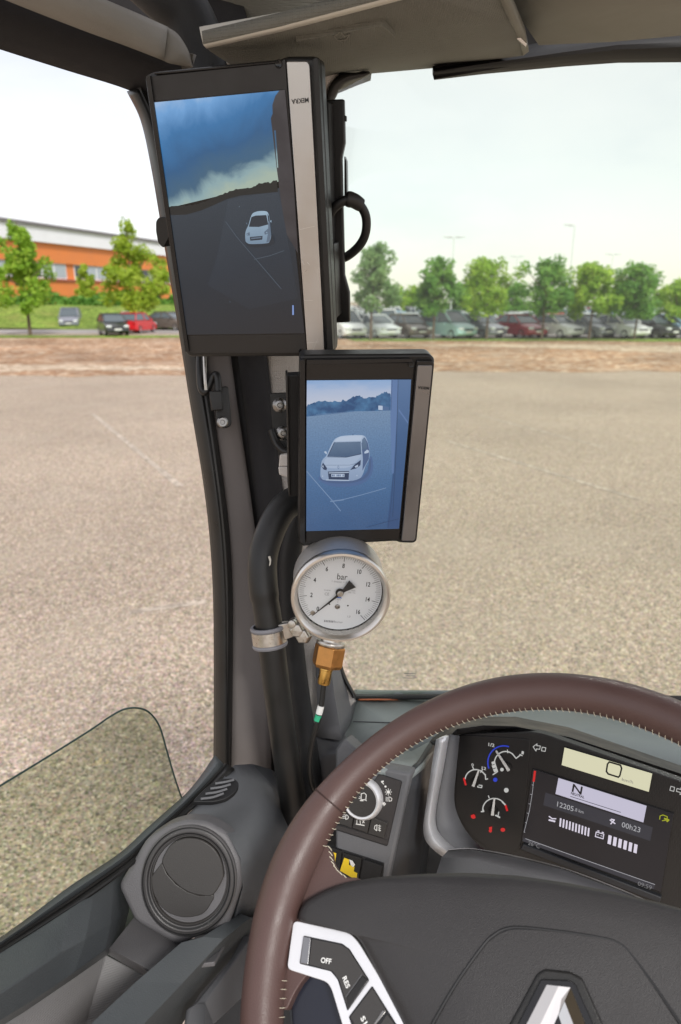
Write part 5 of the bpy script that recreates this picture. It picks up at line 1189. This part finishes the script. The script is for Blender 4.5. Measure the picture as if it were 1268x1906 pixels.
slab('button_shadow_gap', swf, C5([(205, 612), (650, 745), (606, 732), (225, 604)]), .0, .0022, M['ink'], pn, 0)
# lower rocker row
rw = slab('rocker_well', swf, C5([(100, 770), (612, 935), (596, 1130), (60, 1130)]), -.001, .0008, M['ink'], t, 0)
slab('rocker', swf, C5(rnd([(160, 800), (255, 835), (225, 1100), (90, 1100)], 8)), .0, .003, M['blk'], rw, .0008)
slab('rocker', swf, C5(rnd([(265, 848), (425, 895), (390, 1120), (235, 1100)], 8)), .0, .003, M['blk'], rw, .0008)
slab('rocker', swf, C5(rnd([(438, 905), (596, 960), (560, 1140), (400, 1110)], 8)), .0, .0045, M['blkmat'], rw, .0012)
sym(swf, [C5([(168, 842), (210, 852), (198, 930), (180, 980)]), C5([(276, 890), (318, 905), (316, 950), (362, 965), (356, 1005), (386, 1020), (380, 1080), (240, 1000)])], .0034, M['yellow'], 'yellow_tab', rw)
sym(swf, [C5([(318, 905), (345, 915), (368, 950), (350, 970), (330, 950)])], .0037, M['white'], 'paper_scrap', rw)
# silver cluster surround
sil = cr([(812, 1376, .775), (803, 1430, .77), (793, 1500, .762), (788, 1545, .758), (796, 1570, .75), (820, 1592, .74), (842, 1602, .735)], 5); sir = cr([(836, 1370, .775), (826, 1430, .775), (813, 1500, .77), (812, 1535, .766), (822, 1556, .758), (846, 1578, .745), (870, 1590, .735)], 5)
me = fixn(gridmesh([[P(*a), P(*((Vector(a) + Vector(b)) / 2 - Vector((0, 0, .006)))), P(*b)] for a, b in zip(sil, sir)])); link('silver_surround', me, t, M['satin'], smooth=True, solid=.004)
tl_ = cr([(838, 1368, .78), (828, 1430, .777), (815, 1500, .772), (814, 1535, .768), (824, 1556, .760), (848, 1580, .748), (905, 1594, .735)], 5); tr_ = cr([(856, 1370, .79), (850, 1430, .788), (846, 1490, .786), (858, 1530, .784), (880, 1562, .78), (905, 1582, .775), (960, 1604, .76)], 5)
link('surround_inner', fixn(gridmesh([[P(*a), P(*b)] for a, b in zip(tl_, tr_)])), t, M['dash'], smooth=True, solid=.003)
# ---- instrument cluster
ic = thing('instrument_cluster', P(1050, 1600, .76), 'dark instrument cluster with three small dials, speed display reading 0 and a lit screen', 'instrument cluster')
# hood
sheet('hood', [[(800, 1380, .83), (836, 1346, .85), (900, 1334, .87), (960, 1334, .87), (1060, 1354, .85), (1268, 1425, .80), (1600, 1545, .74)],
               [(822, 1386, .78), (850, 1357, .79), (900, 1350, .79), (960, 1352, .785), (1060, 1372, .77), (1268, 1440, .73), (1600, 1570, .67)],
               [(836, 1392, .80), (852, 1368, .81), (900, 1359, .80), (960, 1362, .80), (1060, 1384, .78), (1268, 1450, .74), (1600, 1580, .69)]], M['dashdark'], ic, .005)
pts = rnd([(846, 1366), (1000, 1362), (1400, 1500), (1400, 1780), (1228, 1690), (960, 1612), (900, 1596), (862, 1550), (844, 1500)], 22)
slab('cluster_panel', cfm, pts, -.012, -.0006, mat('cluster_black', (.022, .021, .021), .4, weave=.3, wscale=700), ic, .001)
C4 = lambda p: ct(p, 2.963, 840, 1340)
dp = slab('dial_panel', cfm, C4(rnd([(38, 95), (60, 82), (425, 105), (436, 125), (395, 640), (375, 720), (330, 745), (240, 740), (110, 640), (30, 520), (20, 470)], 30)), -.002, .0003, mat('dial_panel_black', (.020, .019, .019), .45), ic, .0008)
wl = emis('cluster_white_print', (.58, .58, .56), .62); bl = emis('cluster_blue_light', (.02, .05, .55), .65); rd = emis('cluster_red_light', (.62, .015, .015), .65); gyl = emis('cluster_dim_print', (.22, .22, .23), .6)
L4 = lambda pts, w_: [C4(q) for q in line(pts, w_)]
A = lambda cx, cy, r, a0, a1, w_, ry=None: L4(arc(cx, cy, r, a0, a1, 16, ry), w_)
flats('dial_scales', cfm, [
    (wl, A(135, 330, 58, 175, 30, 6, 56) + L4([(188, 300), (190, 328), (202, 325)], 6) + L4([(118, 258), (125, 274)], 5) + L4([(162, 290), (174, 272)], 5) + A(300, 240, 62, 175, 50, 6, 66) + L4([(340, 190), (358, 212), (384, 192)], 6) + L4([(310, 165), (312, 182)], 5) + L4([(378, 190), (392, 198)], 5)
        + L4([(241, 240), (256, 285), (230, 302)], 6) + A(238, 495, 64, 190, 40, 6, 62) + L4([(176, 495), (180, 505), (165, 506)], 6) + L4([(205, 418), (210, 432)], 5)),
    (wl, [C4([(222, 232), (242, 226), (244, 240), (226, 248)]), C4([(223, 252), (243, 246), (248, 262), (230, 268)]), C4([(230, 272), (248, 266), (254, 282), (238, 290)])]),
    (bl, A(290, 235, 88, 200, 72, 7, 92) + [C4(circ(243, 330, 12, 14))]), (rd, L4([(70, 322), (80, 358)], 10) + L4([(300, 472), (309, 500)], 11)),
    (wl, [C4(circ(280, 274, 10, 12)), C4(circ(304, 388, 13, 14))] + L4([(148, 358), (170, 362), (168, 374), (146, 370), (148, 358)], 5) + L4([(244, 525), (268, 538)], 8) + L4([(262, 508), (258, 536)], 5) + L4([(282, 452), (298, 468)], 8)),
    (rd, [C4(circ(285, 606, 13, 12, 11)), C4(circ(216, 612, 9, 10, 9)), C4([(208, 592), (226, 588), (224, 612), (212, 612)]), C4(circ(123, 537, 12, 10, 8)), C4([(108, 526), (126, 520), (134, 530), (110, 540)])]),
    ], dp, .0008, .0001)
def ct_text(s, p0, p1, h, off, m, parent, name='display_lettering', bold=.0001, sx=1.0, cf=None):
    cf = cf or cfm; a, b = cf.px(*C4([p0])[0], off), cf.px(*C4([p1])[0], off); an = math.atan2(b.y - a.y, b.x - a.x)
    return lettering(name, [textpolys(s, cf, (a.x + b.x) / 2, (a.y + b.y) / 2, h, off, an, sx, bold=bold, width=(b - a).length)], m, parent)
ct_text('1/2', (203, 135), (236, 142), .0055, .001, wl, dp, 'scale_lettering'); ct_text('0', (112, 248), (124, 250), .005, .001, wl, dp, 'scale_lettering'); ct_text('12', (166, 264), (190, 270), .005, .001, wl, dp, 'scale_lettering'); ct_text('1', (388, 180), (400, 184), .005, .001, wl, dp, 'scale_lettering')
for (x0, y0, x1, y1) in ((120, 368, 152, 276), (318, 282, 246, 170), (226, 528, 238, 434)):
    a, b = Vector((x0, y0)), Vector((x1, y1)); d = (b - a).normalized(); n_ = Vector((-d.y, d.x)); P4 = [tuple(a + n_ * 8), tuple(a - n_ * 8), tuple(b - n_ * 4.5), tuple(b + n_ * 4.5)]
    hubc = a + d * 26
    nd = slab('dial_needle', cfm, C4(P4), .0022, .0034, M['white'], dp, .0002)
    lathe('needle_cap', Frame(cfm.pw(*C4([(hubc.x + 6, hubc.y - 4)])[0], .0004), cfm.n, cfm.x), [(.0052, 0), (.0050, .0016), (.0001, .0018)], M['blk'], nd, n=20)
# speed display, gear display, colour screen
lcdm = emis('lcd_yellow', (.62, .60, .42), .78); lcv = emis('lcd_lilac', (.47, .45, .56), .8); blkd = emis('display_black', (.004, .004, .006), 1.); dsp = mat('display_ink', (.01, .01, .012), .5); band = emis('display_band', (.018, .019, .026), 1.); wsc = emis('display_white', (.62, .58, .68), .8); wdim = emis('display_text', (.34, .34, .36), .8)
sd = slab('speed_display', cfm, C4([(622, 148), (1112, 294), (1092, 400), (606, 250)]), -.002, .0006, M['blkgloss'], ic, .0003)
flats('display_glow', cfm, [(lcdm, [C4([(625, 152), (1109, 296), (1090, 397), (609, 249)])]), (dsp, L4([(872, 232), (934, 250), (940, 268), (930, 308), (922, 316), (866, 298), (856, 284), (862, 244), (872, 232)], 9))], sd, .0012, .0001)
ct_text('km/h', (942, 328), (1003, 345), .0050, .0016, M['inkgrey'], sd, bold=0, sx=1.3)
ts = slab('colour_screen', cfm, C4([(448, 268), (1230, 515), (1160, 955), (385, 660)]), -.002, .0006, M['blkgloss'], ic, .0005)
flats('screen_picture', cfm, [(blkd, [C4([(452, 272), (1226, 518), (1157, 950), (390, 657)])]), (band, [C4([(520, 400), (1112, 592), (1098, 668), (508, 470)]), C4([(400, 648), (1124, 906), (1118, 935), (392, 668)])]), (lcv, [C4([(592, 320), (1078, 474), (1060, 566), (575, 408)])]),
    (rd, L4([(462, 284), (455, 338)], 12)), (wdim, L4([(454, 342), (448, 400), (432, 500), (402, 620)], 2.5) + L4([(410, 655), (760, 780), (1124, 908)], 3) + sum([L4([(452 - k * 9, 360 + k * 52), (446 - k * 9, 358 + k * 52)], 3) for k in range(6)], [])),
    (wsc, [C4([(600 + k * 17.2, 541 + k * 5.9), (609 + k * 17.2, 544 + k * 5.9), (605 + k * 17.2, 590 + k * 5.9), (596 + k * 17.2, 587 + k * 5.9)]) for k in range(10)] + [C4([(868 + k * 28.5, 634 + k * 9.8), (886 + k * 28.5, 640 + k * 9.8), (880 + k * 28.5, 688 + k * 9.8), (862 + k * 28.5, 682 + k * 9.8)]) for k in range(6)]),
    (wsc, L4([(800, 618), (842, 630), (838, 656), (795, 643), (800, 618)], 5) + L4([(808, 612), (816, 614)], 6) + L4([(832, 620), (840, 622)], 6) + L4([(806, 632), (814, 634)], 3) + L4([(824, 638), (834, 641)], 3)
          + L4([(540, 532), (558, 545), (578, 545)], 6) + L4([(540, 552), (572, 560)], 9) + L4([(876, 552), (904, 572)], 6) + L4([(900, 552), (880, 574)], 6) + L4([(882, 548), (900, 552)], 7)),
    (dsp, L4([(658, 422), (935, 510)], 3)), (emis('display_amber', (.30, .32, .01), .8), L4([(1150, 548), (1152, 530), (1168, 524), (1192, 534), (1190, 552), (1164, 556)], 5) + L4([(1176, 544), (1200, 552), (1190, 560)], 9))], ts, .0011, .00008)
ct_text('N', (668, 376), (722, 394), .0135, .0020, dsp, ts, bold=.0002, sx=1.15); ct_text('NEUTRAL', (660, 404), (734, 428), .0042, .0020, dsp, ts, bold=.0001, sx=1.1)
ct_text('12205', (582, 464), (672, 492), .0085, .0020, wdim, ts, bold=.00005, sx=.9); ct_text('.8 km', (680, 494), (730, 510), .0055, .0020, wdim, ts, bold=0); ct_text('00h23', (942, 578), (1044, 610), .0085, .0020, wdim, ts, bold=.00005, sx=.95)
ct_text('26°C', (425, 678), (488, 700), .0075, .0020, gyl, ts, bold=0); ct_text('09:59', (1030, 902), (1106, 928), .0068, .0020, gyl, ts, bold=0)
arw = L4([(452, 148), (474, 132), (472, 142), (492, 144), (488, 162), (470, 160), (468, 172), (452, 148)], 4) + L4([(502, 150), (522, 154), (518, 174), (498, 170), (502, 150)], 4) + L4([(1212, 366), (1232, 372), (1228, 394), (1206, 388), (1212, 366)], 4) + L4([(1246, 378), (1266, 384), (1268, 374), (1290, 400), (1262, 412), (1264, 400), (1242, 394), (1246, 378)], 4)
flats('indicator_arrows', cfm, [(wl, arw)], ic, .0006)
slab('display_shelf', cfm, C4([(395, 685), (1160, 980), (1150, 1010), (380, 715)]), -.002, .004, M['dashdark'], ic, .001)

# ================================================================== DOOR
t = thing('cab_door', PL(200, 1800, -.40), 'dark grey moulded truck door top with round air vent below the open side window', 'door')
V = {}
def vx(k, x, y, d): V[k] = P(x, y, d)
# sill seal of the window slot
ou = [(-300, 1960, .43), (-120, 1830, .48), (0, 1745, .535), (44, 1714, .555), (132, 1648, .60), (221, 1589, .655), (274, 1541, .69), (309, 1510, .715), (345, 1478, .745), (372, 1446, .775), (400, 1405, .81)]
mi = [(-300, 1985, .425), (-120, 1850, .475), (0, 1764, .53), (60, 1724, .56), (150, 1664, .605), (235, 1604, .655), (285, 1560, .69), (318, 1528, .71), (352, 1496, .74), (382, 1466, .765), (420, 1425, .80)]
inn = [(-300, 1994, .418), (-120, 1856, .468), (0, 1771, .522), (66, 1730, .555), (160, 1670, .60), (243, 1610, .65), (290, 1568, .682), (324, 1535, .704), (360, 1502, .735), (395, 1474, .758), (436, 1430, .79)]
link('sill_strip', fixn(gridmesh([[P(*a), P(*((Vector(a) + Vector(b)) / 2 - Vector((0, 0, .006)))), P(*b)] for a, b in zip(cr(ou, 4), cr(mi, 4))])), t, M['door'], smooth=True, solid=.004)
link('window_seal', fixn(gridmesh([[P(*a), P(*b)] for a, b in zip(cr([(x, y - 4, d + .001) for x, y, d in mi], 4), cr(inn, 4))])), t, M['seal'], smooth=True, solid=.003)
tube('seal_lip', [P(p.x, p.y, p.z - .001) for p in cr([(x, y - 2, d) for x, y, d in mi], 4)], .0016, M['seal'], t, 8)
# top roll of the door
A_ = [(-300, 1996, .416), (-120, 1858, .466), (0, 1773, .52), (66, 1732, .553), (130, 1691, .58), (175, 1662, .612), (212, 1635, .650), (245, 1608, .70)]
B_ = [(-300, 2062, .385), (-120, 1932, .432), (0, 1850, .483), (60, 1810, .512), (115, 1773, .545), (160, 1748, .57), (206, 1720, .615), (240, 1698, .68)]
C_ = [(-300, 2110, .39), (-120, 1985, .435), (0, 1900, .487), (44, 1873, .510), (90, 1843, .537), (140, 1809, .560), (196, 1768, .600), (232, 1730, .68)]
D_ = [(-300, 2135, .43), (-120, 2005, .47), (0, 1912, .53), (44, 1885, .55), (90, 1854, .575), (140, 1820, .598), (200, 1778, .635), (236, 1745, .70)]
link('door_top_roll', fixn(gridmesh([[P(*q) for q in r] for r in zip(A_, B_, C_, D_)])), t, M['door'], solid=.005, bevel=.006, seg=4, ang=12)
# vent housing, on its own plane
vf = Frame(P(351, 1636, .652), c2w((-.028, .17, .985)), c2w((1, 0, 0)))
hs = slab('vent_housing', vf, rnd([(219, 1650), (272, 1562), (312, 1536), (345, 1527), (385, 1530), (424, 1552), (448, 1598), (450, 1650), (418, 1746), (375, 1742), (330, 1762), (250, 1716)], 12), -.03, 0, M['doormid'], t, .005, seg=4)
f2 = Frame(vf.pw(352, 1638, .0026), vf.n, vf.x * 1.)
# slightly elliptical ring as traced: 170 x 196 px
def ring(name, prof, m, parent, n=64, fr=f2, sx=.93, sy=1.0, rot=-.5, **k):
    me = lathemesh(fr, prof, n)
    for q in me.vertices:
        d = q.co - fr.o; a, b, c = d.dot(fr.x), d.dot(fr.y), d.dot(fr.n); cr1, sr1 = math.cos(rot), math.sin(rot)
        a1, b1 = a * cr1 + b * sr1, -a * sr1 + b * cr1; a1 *= sx; b1 *= sy; a, b = a1 * cr1 - b1 * sr1, a1 * sr1 + b1 * cr1
        q.co = fr.w(a, b, c)
    return link(name, me, parent, m, smooth=True, autosm=35, **k)
vr = ring('vent_ring', [(.0490, -.007), (.0490, .0012), (.0478, .0022), (.0468, .0012), (.0455, .0016), (.0440, .0030), (.0405, .0008), (.0405, -.0018), (.0400, -.0030)], M['ventring'], hs, rot=0); ring('vent_groove', [(.0476, .0026), (.0470, .0018), (.0464, .0021)], M['ink'], vr, rot=0); ring('vent_groove', [(.0428, .0026), (.0420, .0019), (.0413, .0013)], M['ink'], vr, rot=0)
ring('vent_cup', [(.0400, -.0028), (.0397, -.0008), (.0388, -.0008), (.0380, -.0026)], M['vent'], vr, rot=0); ring('vent_back', [(.0384, -.0030), (.0001, -.0030)], M['blkmat'], vr, rot=0)
C1b = lambda p: ct(p, 2.264, 0, 1280)
# the two half-moon flaps: upper disc and lower crescent
fl_low = cr([(648, 790), (652, 840), (672, 890), (710, 930), (765, 950), (820, 948), (860, 930), (893, 880)], 4)
up_ = [(p.x, p.y) for p in fl_low]; cres = up_ + [(895, 862), (840, 866), (790, 850), (745, 820), (710, 780), (690, 735)]
_g = lambda pp: [(351 + (x - 351) * 1.07, 1637 + (y - 1634) * 1.07) for x, y in pp]
slab('vent_flap', f2, _g(C1b(cres)), -.004, -.0008, M['vent'], vr, .0008, seg=2)
disc = [(690, 735), (702, 700), (725, 665), (760, 645), (800, 638), (850, 648), (895, 680), (922, 725), (932, 770), (930, 800), (893, 862), (850, 866), (800, 855), (752, 825), (712, 782)]
slab('vent_flap', f2, _g(C1b([(p.x, p.y) for p in cr(disc, 3, True)])), -.004, .0022, M['vent'], vr, .0010, seg=2)
# step below the housing and textured pocket
def face(name, pts, m, solid=.004, bevel=0, parent=None):
    me = fixn(pyd([P(*p) for p in pts], [list(range(len(pts)))])); return link(name, me, parent or t, m, solid=solid)
def facets(name, pts, faces, m, bevel=.004, solid=.004, parent=None):
    return link(name, fixn(pyd([P(*p) for p in pts], faces)), parent or t, m, solid=solid, bevel=bevel, seg=4, ang=10)
facets('lower_step', [(203, 1765, .622), (250, 1706, .658), (335, 1750, .652), (430, 1735, .67), (400, 1790, .61), (279, 1806, .598), (199, 1776, .650), (272, 1818, .630)], [[0, 1, 2, 5], [2, 3, 4, 5], [0, 5, 7, 6]], M['doormid'], .003)
facets('pocket_liner', [(-150, 2030, .46), (0, 1912, .535), (100, 1846, .59), (197, 1776, .655), (290, 1826, .65), (158, 1910, .615), (110, 2060, .56), (-150, 2200, .46), (260, 2000, .62)], [[0, 1, 2, 3, 5, 6, 7], [3, 4, 8, 6, 5]], M['doortex'], .003)
facets('pull_bar', [(60, 2022, .46), (167, 1908, .515), (255, 1826, .555), (338, 1754, .60), (376, 1744, .612), (417, 1747, .622), (340, 1830, .578), (266, 1908, .53), (160, 2025, .47), (466, 1708, .66), (448, 1700, .665),
    (50, 2030, .50), (160, 1916, .55), (250, 1834, .59), (335, 1764, .64), (300, 1975, .60), (372, 1850, .66), (450, 1762, .72), (500, 1715, .76), (190, 2080, .54)],
    [[0, 1, 7, 8], [1, 2, 6, 7], [2, 3, 4, 5, 6], [4, 10, 9, 5], [0, 11, 12, 1], [1, 12, 13, 2], [2, 13, 14, 3], [7, 6, 16, 15], [6, 5, 17, 16], [5, 9, 18, 17], [8, 7, 15, 19]], M['door'], .005)
facets('lower_handle', [(300, 2060, .50), (349, 1908, .585), (353, 1876, .60), (366, 1866, .605), (380, 1868, .605), (440, 1786, .665), (470, 1742, .70), (455, 1738, .70), (425, 1790, .66), (398, 1908, .62), (460, 1850, .68), (500, 1780, .74), (380, 2060, .55)],
    [[0, 1, 2, 3, 4, 9, 12], [3, 8, 7, 6, 5, 4], [4, 5, 10, 9], [5, 6, 11, 10]], M['dash'], .003)
# corner block between the vent, the pillar and the steering wheel
sheet('corner_block', [
    [(328, 1535, .705), (375, 1492, .745), (410, 1455, .77), (436, 1424, .80), (470, 1422, .82), (505, 1432, .83), (530, 1450, .85)],
    [(312, 1556, .69), (365, 1508, .73), (420, 1478, .75), (455, 1455, .77), (490, 1460, .79), (520, 1475, .81), (545, 1490, .84)],
    [(345, 1540, .67), (385, 1532, .69), (430, 1512, .72), (470, 1498, .74), (505, 1500, .76), (535, 1520, .785), (560, 1540, .83)],
    [(400, 1540, .665), (425, 1552, .66), (455, 1552, .68), (485, 1548, .70), (515, 1552, .725), (540, 1565, .76), (565, 1585, .82)],
    [(440, 1590, .66), (448, 1598, .655), (468, 1600, .665), (492, 1604, .69), (515, 1612, .72), (540, 1620, .76), (570, 1640, .82)],
    [(448, 1646, .66), (452, 1652, .655), (470, 1660, .67), (490, 1668, .70), (510, 1672, .74), (540, 1680, .78), (570, 1700, .83)],
    [(417, 1750, .67), (425, 1752, .66), (450, 1730, .68), (470, 1720, .72), (500, 1720, .76), (540, 1730, .80), (570, 1750, .84)]], mat('corner_soft_grey', (.105, .11, .118), .45, bump=.45, bscale=900, var=.06, vscale=18), t, autosm=80)
# demister slot
_n = (P(440, 1470, .745) - P(362, 1500, .720)).cross(P(410, 1445, .762) - P(362, 1500, .720))
sf = Frame(P(405, 1472, .712), _n if _n.z > 0 else -_n, c2w((.8, .5, .1)))
rim_ = slab('demister_frame', sf, rnd([(357, 1492), (385, 1464), (408, 1450), (436, 1448), (446, 1458), (440, 1472), (422, 1486), (398, 1492)], 8), -.004, .001, M['blkmat'], t, .0015)
for k in range(4):
    tube('slat', cr([sf.pw(374 + k * 9, 1487 - k * 9.5, .002), sf.pw(396 + k * 8, 1484 - k * 9.5, .003), sf.pw(416 + k * 6.5, 1477 - k * 8.5, .002)], 4), .0012, M['dash'], rim_, 8)
link('door_core', fixn(gridmesh([[P(170, 1640, .74), P(250, 1590, .76), P(340, 1550, .78)], [P(170, 1860, .70), P(250, 1830, .72), P(340, 1800, .72)]])), t, M['door'], solid=.01)
